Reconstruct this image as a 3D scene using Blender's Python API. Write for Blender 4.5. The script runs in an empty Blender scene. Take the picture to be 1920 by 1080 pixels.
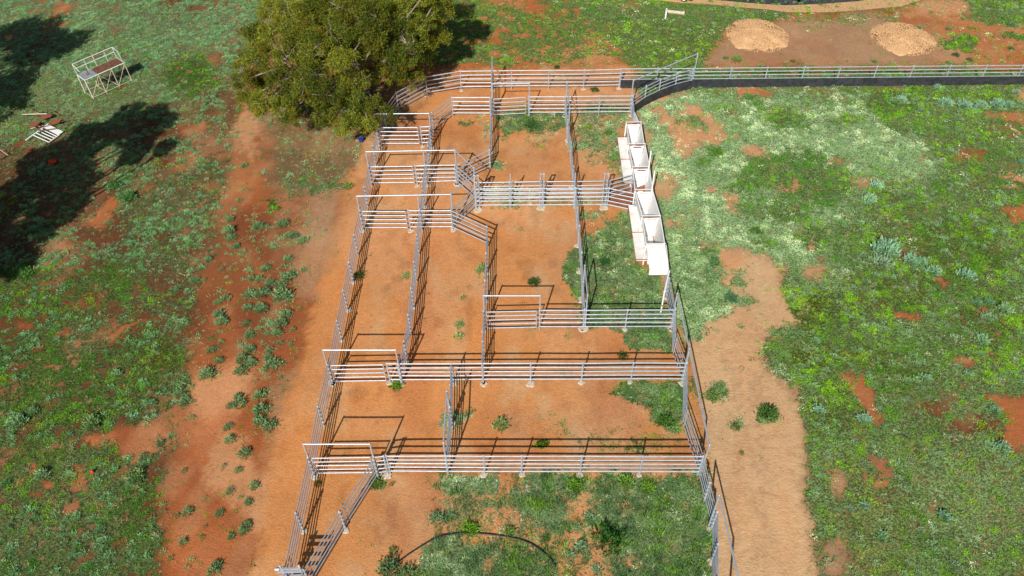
import bpy, math, random
import numpy as np
random.seed(7); RS = np.random.RandomState(11)
scn = bpy.context.scene
C = scn.collection
R = math.radians

# ------------------------------------------------------------------ camera
F, CH, TH, RO = 1484.0, 37.1, R(46.415), R(1.188)
fw = np.array([0, math.cos(TH), -math.sin(TH)]); rt = np.array([1.0, 0, 0]); up = np.cross(rt, fw)
cr, sr = math.cos(RO), math.sin(RO)
def V(px, py, z=0.0):
    """world point at height z seen at photo position (1920 x 1080)"""
    x, y = px - 960, py - 540
    v = fw*F + rt*(cr*x - sr*y) - up*(sr*x + cr*y)
    p = np.array([0, 0, CH]) + v*((z - CH)/v[2])
    return (float(p[0]), float(p[1]), float(p[2]))
def PJ(x, y, z):
    """vectorised: world -> photo position"""
    dx, dy, dz = x, y, z - CH
    d = dy*fw[1] + dz*fw[2]
    a = dx/d*F; b = -(dy*up[1] + dz*up[2])/d*F
    return 960 + cr*a + sr*b, 540 - sr*a + cr*b
cd = bpy.data.cameras.new('camera'); cam = bpy.data.objects.new('camera', cd); C.objects.link(cam)
X = rt*cr - up*sr           # image right in world
Y = rt*sr + up*cr           # image up in world
from mathutils import Matrix, Vector
m = Matrix(((X[0], Y[0], -fw[0], 0), (X[1], Y[1], -fw[1], 0), (X[2], Y[2], -fw[2], CH), (0, 0, 0, 1)))
cam.matrix_world = m
cd.sensor_width = 36; cd.lens = F/1920*36; cd.clip_end = 3000; cd.clip_start = 0.5
scn.camera = cam

# ------------------------------------------------------------------ light
ELEV, AZ = R(38.5), R(15.9)     # shadows run towards +Y, a little to +X
w = bpy.data.worlds.new('World'); scn.world = w; w.use_nodes = True
nt = w.node_tree; nt.nodes.clear()
sky = nt.nodes.new('ShaderNodeTexSky'); sky.sky_type = 'NISHITA'; sky.sun_disc = False
sky.sun_elevation = ELEV; sky.sun_rotation = R(180) + AZ; sky.air_density = 1.0; sky.dust_density = 1.2
bg = nt.nodes.new('ShaderNodeBackground'); bg.inputs[1].default_value = 0.052
out = nt.nodes.new('ShaderNodeOutputWorld')
nt.links.new(sky.outputs[0], bg.inputs[0]); nt.links.new(bg.outputs[0], out.inputs[0])
sl = bpy.data.lights.new('sun', 'SUN'); sl.energy = 4.9; sl.angle = R(0.5); sl.color = (1, 0.955, 0.88)
so = bpy.data.objects.new('sun', sl); C.objects.link(so)
sdir = Vector((math.sin(AZ)*math.cos(ELEV), math.cos(AZ)*math.cos(ELEV), -math.sin(ELEV)))
so.rotation_euler = sdir.to_track_quat('-Z', 'Y').to_euler()
scn.view_settings.view_transform = 'Standard'; scn.view_settings.look = 'None'
scn.view_settings.exposure = 0.15; scn.view_settings.gamma = 1
scn.cycles.max_bounces = 5; scn.cycles.diffuse_bounces = 3; scn.cycles.transparent_max_bounces = 4

# ------------------------------------------------------------------ materials
def mat(name, col, rough=0.7, metal=0.0, noise=None, nscale=8, bump=0, bscale=40, attr=None, mixattr=0.0, detail=4, spec=0.3):
    m = bpy.data.materials.new(name); m.use_nodes = True
    t = m.node_tree; b = t.nodes['Principled BSDF']
    b.inputs['Roughness'].default_value = rough; b.inputs['Metallic'].default_value = metal
    b.inputs['Specular IOR Level'].default_value = spec
    b.inputs['Base Color'].default_value = (*col, 1)
    tc = t.nodes.new('ShaderNodeTexCoord')
    if attr:
        a = t.nodes.new('ShaderNodeAttribute'); a.attribute_name = attr
        t.links.new(a.outputs['Color'], b.inputs['Base Color'])
    if noise:
        n = t.nodes.new('ShaderNodeTexNoise'); n.inputs['Scale'].default_value = nscale; n.inputs['Detail'].default_value = detail
        t.links.new(tc.outputs['Object'], n.inputs['Vector'])
        rp = t.nodes.new('ShaderNodeValToRGB'); rp.color_ramp.elements[0].position = 0.38; rp.color_ramp.elements[1].position = 0.66
        rp.color_ramp.elements[0].color = (*col, 1); rp.color_ramp.elements[1].color = (*noise, 1)
        t.links.new(n.outputs['Fac'], rp.inputs[0]); t.links.new(rp.outputs[0], b.inputs['Base Color'])
    if bump:
        n2 = t.nodes.new('ShaderNodeTexNoise'); n2.inputs['Scale'].default_value = bscale
        t.links.new(tc.outputs['Object'], n2.inputs['Vector'])
        bp = t.nodes.new('ShaderNodeBump'); bp.inputs['Strength'].default_value = bump; bp.inputs['Distance'].default_value = 0.02
        t.links.new(n2.outputs['Fac'], bp.inputs['Height']); t.links.new(bp.outputs[0], b.inputs['Normal'])
    return m
GALV = mat('galvanised_steel', (0.42, 0.475, 0.54), 0.4, 0.4, noise=(0.55, 0.60, 0.66), nscale=3, spec=0.5)
def add_rust(m_, lo, hi, col):
    t_ = m_.node_tree; b_ = t_.nodes['Principled BSDF']; src = b_.inputs['Base Color'].links[0].from_socket
    c_ = t_.nodes.new('ShaderNodeTexCoord'); mp_ = t_.nodes.new('ShaderNodeMapping'); mp_.inputs['Scale'].default_value = (3.5, 3.5, 1.1); n_ = t_.nodes.new('ShaderNodeTexNoise'); n_.inputs['Scale'].default_value = 1.6; n_.inputs['Detail'].default_value = 9; n_.inputs['Roughness'].default_value = .68
    r_ = t_.nodes.new('ShaderNodeMapRange'); r_.inputs[1].default_value = lo; r_.inputs[2].default_value = hi; x_ = t_.nodes.new('ShaderNodeMix'); x_.data_type = 'RGBA'; x_.inputs[7].default_value = (*col, 1)
    t_.links.new(c_.outputs['Object'], mp_.inputs[0]); t_.links.new(mp_.outputs[0], n_.inputs['Vector']); t_.links.new(n_.outputs['Fac'], r_.inputs[0]); t_.links.new(r_.outputs[0], x_.inputs[0]); t_.links.new(src, x_.inputs[6]); t_.links.new(x_.outputs[2], b_.inputs['Base Color'])
GALVD = mat('galvanised_steel_dull', (0.36, 0.40, 0.44), 0.45, 0.5, noise=(0.48, 0.52, 0.56), nscale=4, spec=0.5)
WHITE = mat('white_paint', (0.84, 0.84, 0.84), 0.5, 0, noise=(0.78, 0.77, 0.75), nscale=2.2, detail=8)
WHITED = mat('white_paint_scuffed', (0.82, 0.81, 0.79), 0.55, 0, noise=(0.68, 0.65, 0.60), nscale=1.6, detail=10)
add_rust(WHITE, .62, .72, (.42, .24, .15)); add_rust(WHITED, .58, .70, (.40, .22, .13))
RUST = mat('rusty_steel', (0.20, 0.065, 0.03), 0.85, 0, noise=(0.32, 0.12, 0.055), nscale=9, bump=0.3)
RUSTD = mat('dark_rusty_steel', (0.10, 0.045, 0.03), 0.9, 0, noise=(0.22, 0.09, 0.05), nscale=7)
CREAM = mat('cream_paint_worn', (0.68, 0.62, 0.52), 0.6, 0, noise=(0.55, 0.36, 0.24), nscale=5, detail=8)
CONC = mat('pale_concrete', (0.46, 0.36, 0.26), 0.95, 0, noise=(0.60, 0.53, 0.43), nscale=7, bump=0.6, bscale=25)
BELT = mat('black_conveyor_rubber', (0.022, 0.024, 0.03), 0.6, 0, noise=(0.045, 0.047, 0.055), nscale=3)
PIPEM = mat('black_poly_pipe', (0.03, 0.035, 0.045), 0.35, 0)
ORANGE = mat('orange_plastic', (0.70, 0.06, 0.015), 0.45, 0)
BLUE = mat('blue_plastic', (0.015, 0.05, 0.25), 0.45, 0)
PINK = mat('red_plastic', (0.65, 0.05, 0.06), 0.5, 0)
BARK = mat('grey_bark', (0.20, 0.16, 0.125), 0.9, 0, noise=(0.34, 0.29, 0.24), nscale=5, bump=0.5, bscale=12)
DRYW = mat('bleached_wood', (0.5, 0.42, 0.33), 0.9)
TYRE = mat('tyre_rubber', (0.02, 0.02, 0.02), 0.8)
GLASS = mat('dark_glass', (0.02, 0.025, 0.03), 0.1, 0, spec=0.8)
ASPH = mat('asphalt', (0.035, 0.036, 0.042), 0.9, 0, noise=(0.06, 0.06, 0.065), nscale=1.2, bump=0.3, bscale=60)
def leafmat(name, rough=0.85):
    m = mat(name, (0.1, 0.2, 0.05), rough, attr='col', spec=0.06)
    b = m.node_tree.nodes['Principled BSDF']
    a = [n for n in m.node_tree.nodes if n.type == 'ATTRIBUTE'][0]
    tr = m.node_tree.nodes.new('ShaderNodeBsdfTranslucent'); mx = m.node_tree.nodes.new('ShaderNodeMixShader'); mx.inputs[0].default_value = 0.22
    m.node_tree.links.new(a.outputs['Color'], tr.inputs['Color'])
    o = m.node_tree.nodes['Material Output']
    m.node_tree.links.new(b.outputs[0], mx.inputs[1]); m.node_tree.links.new(tr.outputs[0], mx.inputs[2]); m.node_tree.links.new(mx.outputs[0], o.inputs['Surface'])
    return m
LEAF = leafmat('foliage'); GRASSM = leafmat('grass_blades')

# ------------------------------------------------------------------ mesh helpers
class MB:
    def __init__(s): s.v = []; s.f = []; s.sm = []
    def add(s, vs, fs, smooth=False):
        n = len(s.v); s.v += [tuple(map(float, p)) for p in vs]
        for f in fs: s.f.append(tuple(i+n for i in f)); s.sm.append(smooth)
    def tube(s, a, b, rw, rh=None, n=8, cap=True):
        """round or oval bar; rw half width sideways, rh half width in the upward direction"""
        a = Vector(a); b = Vector(b); d = (b-a)
        if d.length < 1e-6: return
        d.normalize(); rh = rh or rw
        u = Vector((0, 0, 1)) if abs(d.z) < 0.9 else Vector((0, 1, 0))
        sd = d.cross(u).normalized(); u2 = sd.cross(d).normalized()
        vs = []
        for p in (a, b):
            for i in range(n):
                t = 2*math.pi*i/n
                vs.append(p + sd*(math.cos(t)*rw) + u2*(math.sin(t)*rh))
        fs = [(i, (i+1) % n, n+(i+1) % n, n+i) for i in range(n)]
        s.add(vs, fs, True)
        if cap: s.add(vs[:n], [tuple(range(n-1, -1, -1))]); s.add(vs[n:], [tuple(range(n))])
    def cone(s, a, b, ra, rb, n=8):
        a = Vector(a); b = Vector(b); d = (b-a).normalized()
        u = Vector((0, 0, 1)) if abs(d.z) < 0.9 else Vector((0, 1, 0))
        sd = d.cross(u).normalized(); u2 = sd.cross(d).normalized(); vs = []
        for p, r in ((a, ra), (b, rb)):
            for i in range(n):
                t = 2*math.pi*i/n; vs.append(p + sd*(math.cos(t)*r) + u2*(math.sin(t)*r))
        s.add(vs, [(i, (i+1) % n, n+(i+1) % n, n+i) for i in range(n)], True)
        s.add(vs[:n], [tuple(range(n-1, -1, -1))]); s.add(vs[n:], [tuple(range(n))])
    def path(s, pts, r0, r1=None, n=7):
        """smooth tapered tube through the points"""
        r1 = r0 if r1 is None else r1; pts = [Vector(p) for p in pts]; k = len(pts); vs = []
        for j, p in enumerate(pts):
            d = (pts[min(j+1, k-1)] - pts[max(j-1, 0)]).normalized()
            u = Vector((0, 0, 1)) if abs(d.z) < 0.9 else Vector((0, 1, 0))
            sd = d.cross(u).normalized(); u2 = sd.cross(d).normalized(); r = r0 + (r1-r0)*j/(k-1)
            for i in range(n):
                t = 2*math.pi*i/n; vs.append(p + sd*(math.cos(t)*r) + u2*(math.sin(t)*r))
        fs = [(j*n+i, j*n+(i+1) % n, (j+1)*n+(i+1) % n, (j+1)*n+i) for j in range(k-1) for i in range(n)]
        s.add(vs, fs, True)
    def box(s, c, sz, rz=0.0):
        c = Vector(c); hx, hy, hz = sz[0]/2, sz[1]/2, sz[2]/2; co, si = math.cos(rz), math.sin(rz)
        vs = [(c.x + x*co - y*si, c.y + x*si + y*co, c.z+z) for z in (-hz, hz) for x, y in ((-hx, -hy), (hx, -hy), (hx, hy), (-hx, hy))]
        s.add(vs, [(3, 2, 1, 0), (4, 5, 6, 7), (0, 1, 5, 4), (1, 2, 6, 5), (2, 3, 7, 6), (3, 0, 4, 7)])
    def slab(s, quad, t):
        """four corner points (any plane), thickness t along the face normal"""
        q = [Vector(p) for p in quad]; nrm = (q[1]-q[0]).cross(q[3]-q[0]).normalized()*t
        vs = q + [p+nrm for p in q]; k = len(q)
        s.add(vs, [tuple(range(k-1, -1, -1)), tuple(range(k, 2*k))] + [(i, (i+1) % k, k+(i+1) % k, k+i) for i in range(k)])
    def dome(s, c, r, h, n=8, rings=3):
        c = Vector(c); vs = []
        for j in range(rings):
            a = j/rings*math.pi/2
            for i in range(n):
                t = 2*math.pi*i/n; vs.append((c.x+math.cos(t)*r*math.cos(a), c.y+math.sin(t)*r*math.cos(a), c.z+h*math.sin(a)))
        vs.append((c.x, c.y, c.z+h)); top = len(vs)-1
        fs = [(j*n+i, j*n+(i+1) % n, (j+1)*n+(i+1) % n, (j+1)*n+i) for j in range(rings-1) for i in range(n)]
        fs += [((rings-1)*n+i, (rings-1)*n+(i+1) % n, top) for i in range(n)]
        s.add(vs, fs, True)
    def build(s, name, material, parent=None, origin=None):
        me = bpy.data.meshes.new(name); o3 = Vector(origin) if origin is not None else None
        if o3 is None and parent is not None: o3 = Vector(parent.location)
        if o3 is None:
            o3 = Vector((0, 0, 0))
        me.from_pydata([tuple(Vector(p)-o3) for p in s.v], [], s.f); me.update()
        me.polygons.foreach_set('use_smooth', s.sm)
        me.materials.append(material)
        o = bpy.data.objects.new(name, me); C.objects.link(o)
        if parent is not None: o.parent = parent; 
        else: o.location = o3
        return o
def tag(o, label=None, cat=None, group=None, kind=None):
    if label: o['label'] = label
    if cat: o['category'] = cat
    if group: o['group'] = group
    if kind: o['kind'] = kind
    return o
def thing(name, label, cat, loc, group=None):
    o = bpy.data.objects.new(name, None); C.objects.link(o); o.location = loc; o.empty_display_size = .3
    return tag(o, label, cat, group)
def sub(mb, name, material, part):
    """a sub-part: its mesh is given in world space, hung under a part whose own origin sits at the thing's base"""
    root = part.parent
    o = mb.build(name, material, None, origin=tuple(root.location)); o.location = (0, 0, 0); o.parent = part
    return o

# ------------------------------------------------------------------ noise
def vnoise(x, y, seed=0):
    xi = np.floor(x).astype(np.int64); yi = np.floor(y).astype(np.int64); fx = x-xi; fy = y-yi
    fx = fx*fx*(3-2*fx); fy = fy*fy*(3-2*fy)
    def h(a, b):
        n = (a*374761393 + b*668265263 + seed*974711) & 0xffffffff
        n = ((n ^ (n >> 13))*1274126177) & 0xffffffff
        return ((n ^ (n >> 16)) & 0xffff)/65535.0
    return (h(xi, yi)*(1-fx)+h(xi+1, yi)*fx)*(1-fy) + (h(xi, yi+1)*(1-fx)+h(xi+1, yi+1)*fx)*fy
def fbm(x, y, seed=0, oc=4):
    s = 0; a = 0.5; t = 0
    for i in range(oc): s = s + a*vnoise(x*2**i, y*2**i, seed+i*17); t += a; a *= .5
    return s/t

# ------------------------------------------------------------------ ground cover map
gx = np.concatenate([[-1500, -700, -350, -180, -110, -80], np.arange(-64, 62.01, 0.2), [78, 110, 180, 350, 700, 1500]])
gy = np.concatenate([[-1400, -500, -160, -60, -20], np.arange(6, 94.01, 0.2), [110, 140, 200, 350, 700, 1600]])
GX, GY = np.meshgrid(gx, gy)
px, py = PJ(GX, np.maximum(GY, -5), 0*GX)
_wx = (fbm(GX*.55, GY*.55, 3)-.5)*44 + (vnoise(GX*2.1, GY*2.1, 5)-.5)*16+(fbm(GX*5, GY*5, 15, 2)-.5)*22; _wy = (fbm(GX*.55, GY*.55, 9)-.5)*36 + (vnoise(GX*2.1, GY*2.1, 6)-.5)*12+(fbm(GX*5, GY*5, 16, 2)-.5)*18
wpx, wpy = px+_wx, py+_wy
def srgb(r, g, b, k=1.0):
    f = lambda c: ((c/255+.055)/1.055)**2.4 if c > 10 else c/255/12.92
    return np.array([f(r), f(g), f(b)])*k
SK = 0.80     # photo colour of a sunlit surface -> its albedo
SOIL = dict(orange=srgb(214, 145, 88, SK), red=srgb(162, 94, 58, SK), dark=srgb(114, 70, 48, SK), pale=srgb(214, 174, 130, SK),
            sand=srgb(218, 162, 116, SK), tan=srgb(180, 140, 106, SK), litter=srgb(130, 98, 72, SK), ored=srgb(188, 112, 68, SK), grit=srgb(226, 186, 140, SK))
soil = np.ones(GX.shape+(3,))*SOIL['red']
ch = {k: np.zeros(GX.shape) for k in 'GSBOY'}   # grass, sage mat, blue-green bush, olive mat, yellow dry grass
def inside(poly, soft, warp=1.0):
    X_ = px+(wpx-px)*warp; Y_ = py+(wpy-py)*warp
    p = np.array(poly, float); x0, y0 = p.min(0)-soft-2; x1, y1 = p.max(0)+soft+2
    res = np.zeros(GX.shape); m_ = (X_ > x0) & (X_ < x1) & (Y_ > y0) & (Y_ < y1) & (GY > 0)
    qx = X_[m_]; qy = Y_[m_]; ins = np.zeros(qx.shape, bool); dd = np.full(qx.shape, 1e9)
    for i in range(len(p)):
        ax, ay = p[i]; bx, by = p[(i+1) % len(p)]
        c = ((ay > qy) != (by > qy)) & (qx < (bx-ax)*(qy-ay)/((by-ay) if by != ay else 1e-9)+ax); ins ^= c
        ex, ey = bx-ax, by-ay; L = ex*ex+ey*ey+1e-9
        t = np.clip(((qx-ax)*ex+(qy-ay)*ey)/L, 0, 1); dd = np.minimum(dd, np.hypot(qx-ax-t*ex, qy-ay-t*ey))
    sd = np.where(ins, dd, -dd); v = np.clip(sd/soft*.5+.5, 0, 1); res[m_] = v*v*(3-2*v)
    return res
def paint(poly, soft=10, s=None, warp=1.0, k=1.0, **chv):
    w_ = inside(poly, soft, warp)*k
    if s is not None:
        global soil
        soil = soil*(1-w_[..., None]) + SOIL[s]*w_[..., None]
    for c in chv: ch[c] = ch[c]*(1-w_) + chv[c]*w_
def ell(x, y, a, b=None, n=12):
    b = b or a; return [(x+a*math.cos(i*2*math.pi/n), y+b*math.sin(i*2*math.pi/n)) for i in range(n)]

far_ = GY > 0
ch['G'][:] = .75; ch['S'][:] = .3; ch['B'][:] = .25
big = [(-900, -400), (2900, -400), (2900, 1600), (-900, 1600)]
# -- left field
LF = [(-400, -60), (520, -60), (455, 100), (447, 200), (438, 270), (428, 340), (412, 400), (406, 455), (385, 500), (376, 560), (374, 620), (367, 660), (364, 690), (350, 715), (348, 762), (322, 764), (302, 785), (318, 800), (320, 850), (312, 895), (290, 930), (300, 960), (298, 1010), (283, 1050), (275, 1200), (-400, 1200)]
MID = [(-60, 1200), (520, -60), (1200, -60), (1200, 250), (700, 300), (560, 1200)]
paint([(270, 1200), (290, 800), (360, 600), (440, 250), (470, 100), (480, 60), (800, 60), (1000, 110), (1000, 200), (760, 300), (520, 1200)], 4, 'red', G=.12, S=0, B=.05, O=0, Y=.1, warp=.3)
paint(LF, 14, 'dark', G=.14, S=.20, B=1.35, O=0, Y=.15, warp=.45)
paint([(-400, -60), (520, -60), (470, 80), (300, 200), (0, 260), (-400, 260)], 60, 'dark', G=.4, S=.8, B=.9, Y=.2)
paint([(90, 250), (330, 170), (120, 140), (-100, 180), (-100, 260)], 40, G=.6, S=.6, B=.4, Y=.7)
paint([(-400, 560), (60, 500), (250, 520), (330, 690), (300, 780), (200, 820), (-400, 820)], 50, G=.85, S=.15, B=.6, Y=.15)
paint([(-400, 810), (330, 830), (300, 900), (300, 1200), (-400, 1200)], 30, 'dark', G=.75, S=.25, B=.65, Y=.3)
for e in (ell(300, 690, 70, 50), ell(90, 760, 90, 50), ell(110, 690, 70, 60), ell(200, 560, 60, 30), ell(60, 850, 60, 40), ell(260, 960, 45, 60), ell(210, 515, 60, 22), ell(352, 475, 20, 14), ell(345, 135, 40, 30), ell(355, 145, 60, 30)):
    paint(e, 22, G=1.0, S=.1, B=.12, Y=.35)
paint(ell(310, 680, 45, 30), 18, G=1.0, Y=.6, S=0, B=.1)
for e, sfx in (([(160, 415), (205, 372), (226, 378), (196, 420), (176, 424)], 'ored'), ([(245, 352), (292, 336), (292, 352), (262, 362)], 'ored'), ([(178, 645), (232, 612), (300, 596), (238, 622), (190, 645)], 'ored'),
               ([(86, 28), (122, 4), (130, 12), (98, 30)], 'ored'), ([(100, 46), (122, 36), (130, 44), (104, 52)], 'ored'), ([(318, 300), (352, 282), (398, 290), (340, 322)], 'red'), ([(330, 240), (380, 225), (385, 245), (345, 250)], 'red'),
               ([(385, 110), (402, 112), (396, 122)], 'red'), ([(150, 820), (230, 808), (215, 838), (165, 838)], 'ored'), ([(210, 805), (300, 790), (320, 830), (250, 860), (220, 845)], 'red'), ([(140, 875), (165, 880), (158, 925), (142, 915)], 'red'),
               ([(50, 860), (65, 870), (58, 890), (42, 880)], 'ored'), (ell(68, 925, 10, 8), 'red'), (ell(95, 905, 14, 8), 'ored'), (ell(45, 608, 14, 7), 'red'), (ell(130, 955, 18, 10), 'red'), (ell(190, 445, 40, 10), 'dark'), (ell(120, 460, 20, 10), 'red')):
    paint(e, 7, sfx, G=.06, S=.03, B=.05, O=0, Y=.05, warp=.5)
for e in ([(250, 545), (372, 535), (374, 600), (368, 650), (330, 650), (300, 590), (255, 600)], [(335, 640), (368, 640), (364, 700), (345, 700)], [(175, 640), (170, 600), (215, 580), (250, 565), (255, 590), (215, 620), (190, 650)], [(310, 705), (348, 705), (346, 760), (318, 750)], [(120, 600), (170, 590), (185, 660), (120, 665)], [(225, 360), (250, 370), (250, 395), (215, 390)], [(200, 300), (420, 290), (400, 470), (240, 460)], [(240, 440), (400, 420), (380, 500), (250, 520)]):
    paint(e, 12, G=.35, S=.3, B=1.5, k=.8)
# -- red strip details
paint([(360, 640), (470, 640), (440, 800), (380, 880), (350, 860), (370, 760)], 26, 'ored', G=0, B=0, Y=0)
paint([(345, 715), (400, 700), (430, 690), (470, 720), (440, 760), (390, 780), (355, 760)], 18, 'sand', k=.6)
paint([(425, 800), (470, 830), (480, 880), (560, 890), (560, 960), (470, 1000), (440, 960), (380, 900), (400, 850)], 14, 'sand', k=.75, G=0)
paint([(330, 985), (480, 985), (460, 1040), (330, 1080), (320, 1030)], 18, 'ored', k=.7)
paint([(395, 470), (480, 490), (520, 520), (440, 560), (370, 540)], 24, 'ored', k=.8)
paint([(455, 190), (495, 185), (485, 290), (470, 300), (450, 250)], 10, 'sand', k=.75, G=.02)
paint([(445, 330), (490, 320), (500, 350), (440, 360)], 14, 'ored', k=.8)
paint([(560, 380), (640, 350), (640, 450), (590, 560), (560, 560), (545, 480)], 20, 'tan', k=.8, G=0)
paint([(500, 720), (560, 690), (560, 800), (520, 830)], 16, 'tan', k=.6)
paint([(385, 400), (520, 395), (560, 460), (540, 640), (470, 660), (380, 700), (372, 600), (380, 520)], 22, 'dark', k=.55)
paint([(400, 600), (440, 540), (450, 620), (420, 680)], 14, 'ored', k=.5)
# -- litter below and in front of the tree
paint([(470, 190), (700, 150), (740, 270), (690, 260), (660, 330), (620, 370), (560, 370), (500, 350), (490, 300), (520, 270)], 16, 'litter', G=.10, S=.16, B=.15, Y=.6, O=.1)
paint([(535, 330), (575, 320), (600, 350), (640, 330), (645, 350), (600, 372), (550, 368)], 10, G=.7, S=.4, B=.3, Y=.1)
paint([(503, 390), (512, 365), (540, 360), (535, 382), (518, 405), (505, 407)], 7, G=1.0, S=.1)
paint([(525, 405), (560, 400), (575, 430), (550, 450), (525, 445)], 10, G=.45, S=.2, B=.2)
paint([(440, 395), (570, 395), (575, 440), (560, 520), (560, 560), (550, 650), (535, 710), (500, 720), (450, 700), (440, 640), (460, 560), (450, 470)], 18, G=.06, S=.16, B=.42, Y=.15)
paint([(395, 400), (440, 420), (425, 620), (410, 720), (378, 720), (378, 620), (400, 540)], 14, G=.06, S=.14, B=.35, Y=.1)
paint([(475, 730), (520, 730), (525, 815), (470, 815)], 12, B=.5, S=.15)
# yard gravel
YARD = [(760, 130), (1180, 130), (1190, 330), (1240, 500), (1290, 660), (1330, 860), (1345, 1200), (500, 1200), (560, 880), (620, 620), (660, 400), (690, 260), (720, 190)]
paint([(745, 130), (1190, 125), (1215, 350), (1245, 500), (1290, 690), (1330, 860), (1345, 1200), (455, 1200), (500, 900), (520, 830), (575, 640), (600, 520), (640, 420), (655, 330), (700, 250)], 14, 'orange', G=0, S=0, B=0, O=0, Y=0, warp=.6)
paint([(720, 240), (740, 180), (800, 150), (800, 200), (790, 260)], 20, 'litter', k=.5)
for e, k_ in ((ell(1000, 410, 60, 26), .6), (ell(1180, 760, 60, 30), .7), (ell(1100, 790, 90, 25), .5), (ell(820, 455, 40, 20), .3), (ell(900, 950, 30, 22), .9), (ell(955, 955, 22, 26), .7), (ell(800, 970, 22, 14), .7), (ell(690, 610, 30, 50), .25), (ell(1000, 300, 50, 50), .35),
              (ell(1120, 310, 30, 30), .5), (ell(700, 800, 60, 30), .25), (ell(1205, 945, 25, 12), .6), (ell(700, 980, 30, 10), .4), (ell(1150, 565, 12, 6), .7)):
    paint(e, 24, 'sand', k=k_)
paint([(815, 890), (1340, 890), (1345, 1200), (760, 1200), (780, 1050), (830, 1000)], 24, O=.5, S=.22, Y=.15)
# yard vegetation mats
for p_, so_, c_ in (
    ([(935, 212), (1062, 210), (1066, 236), (1040, 250), (1000, 252), (990, 240), (945, 262), (932, 240)], 8, dict(O=.75, S=.3, G=.25)),
    (ell(872, 228, 17, 9), 5, dict(G=.8, S=.3)), ([(893, 212), (925, 212), (925, 262), (905, 258)], 7, dict(S=.75, G=.3)),
    ([(1078, 200), (1185, 190), (1180, 235), (1165, 250), (1172, 300), (1150, 330), (1120, 290), (1095, 285), (1080, 245)], 14, dict(S=.55, O=.4, G=.2)),
    (ell(1078, 270, 22, 13), 5, dict(G=.35, S=.8)), (ell(1112, 300, 14, 10), 6, dict(S=.6, O=.3)), ([(1155, 300), (1185, 260), (1185, 330), (1160, 350)], 8, dict(S=.6, O=.6)),
    (ell(932, 310, 16, 15), 6, dict(S=.75, O=.3)), (ell(1006, 268, 20, 14), 8, dict(O=.3, S=.25)), ([(895, 352), (985, 350), (1040, 366), (1130, 355), (1135, 380), (1060, 388), (955, 396), (897, 380)], 7, dict(S=.65, O=.2)),
    ([(1080, 398), (1130, 394), (1140, 408), (1110, 424), (1090, 420)], 6, dict(O=.5, S=.6)),
    ([(1080, 458), (1100, 440), (1130, 428), (1160, 400), (1180, 398), (1190, 440), (1200, 500), (1235, 512), (1248, 560), (1262, 640), (1250, 662), (1205, 650), (1180, 652), (1166, 625), (1140, 614), (1095, 612), (1075, 565), (1055, 520), (1056, 480), (1068, 462)], 7, dict(O=1.0, S=.35, G=.15)),
    ([(1166, 625), (1262, 618), (1262, 655), (1205, 652)], 7, dict(O=.8, G=.5)),
    ([(1160, 712), (1282, 712), (1285, 805), (1255, 805), (1228, 792), (1215, 768), (1180, 748), (1140, 735)], 8, dict(O=1.0, S=.1, G=.45)),
    ([(1010, 770), (1100, 830), (1190, 800), (1260, 815), (1280, 850), (1180, 850), (1060, 845)], 22, dict(O=.32, G=.15)),
    ([(818, 790), (830, 768), (880, 768), (890, 782), (855, 800), (838, 812)], 7, dict(S=.85, O=.3)),
    ([(822, 893), (935, 888), (936, 918), (905, 928), (870, 922), (840, 928), (818, 915)], 6, dict(S=1.0, O=.4)),
    ([(960, 890), (1098, 886), (1090, 915), (1050, 940), (1060, 965), (1040, 1000), (1010, 985), (985, 965), (960, 930)], 7, dict(O=1.0, S=.3)),
    ([(1108, 890), (1330, 888), (1342, 985), (1328, 1010), (1325, 1200), (1150, 1200), (1140, 1040), (1160, 1015), (1100, 985), (1098, 955), (1135, 940), (1105, 915)], 7, dict(O=1.0, S=.35, G=.12)),
    ([(812, 1012), (850, 1005), (905, 1030), (908, 1090), (760, 1200), (780, 1060)], 8, dict(O=.9, S=.6)), ([(850, 1040), (900, 1020), (905, 1090), (850, 1100)], 8, dict(S=1.0)),
    ([(920, 1075), (960, 1030), (1000, 1015), (1050, 1055), (1062, 1200), (900, 1200)], 8, dict(O=.95, S=.2, G=.25)), ([(1062, 1060), (1100, 1040), (1140, 1080), (1140, 1200), (1060, 1200)], 14, dict(O=.4)),
    ([(985, 925), (1000, 900), (960, 895)], 6, dict(O=.5)), ([(850, 925), (885, 930), (878, 985), (845, 990), (830, 960)], 10, dict(O=.55, S=.2)), ([(915, 935), (935, 960), (940, 1000), (905, 1000)], 9, dict(O=.5)),
    (ell(744, 723, 15, 9), 4, dict(G=1.0)), (ell(1012, 830, 17, 11), 5, dict(G=1.0)), (ell(900, 503, 12, 16), 5, dict(S=.9)), (ell(860, 608, 11, 8), 4, dict(S=.8)), (ell(860, 632, 10, 9), 4, dict(S=.8)),
    (ell(762, 517, 9, 8), 4, dict(S=.8)), (ell(698, 478, 0+8, 6), 4, dict(O=.5)), (ell(905, 535, 10, 12), 6, dict(O=.4)), (ell(1066, 630, 12, 8), 5, dict(O=.6, Y=.3)), (ell(1000, 622, 10, 6), 5, dict(O=.5)),
    (ell(705, 905, 17, 12), 6, dict(O=.5, G=.6)), (ell(1190, 835, 20, 20), 9, dict(O=.6, G=.3)), (ell(1055, 700, 18, 8), 6, dict(O=.35)), (ell(985, 430, 12, 10), 8, dict(O=.2)),
    (ell(1055, 150, 30, 10), 10, dict(S=.5, O=.2)), (ell(1020, 145, 14, 5), 8, dict(G=.2, S=.3))):
    paint(p_, so_, None, warp=.55, **c_)
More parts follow.
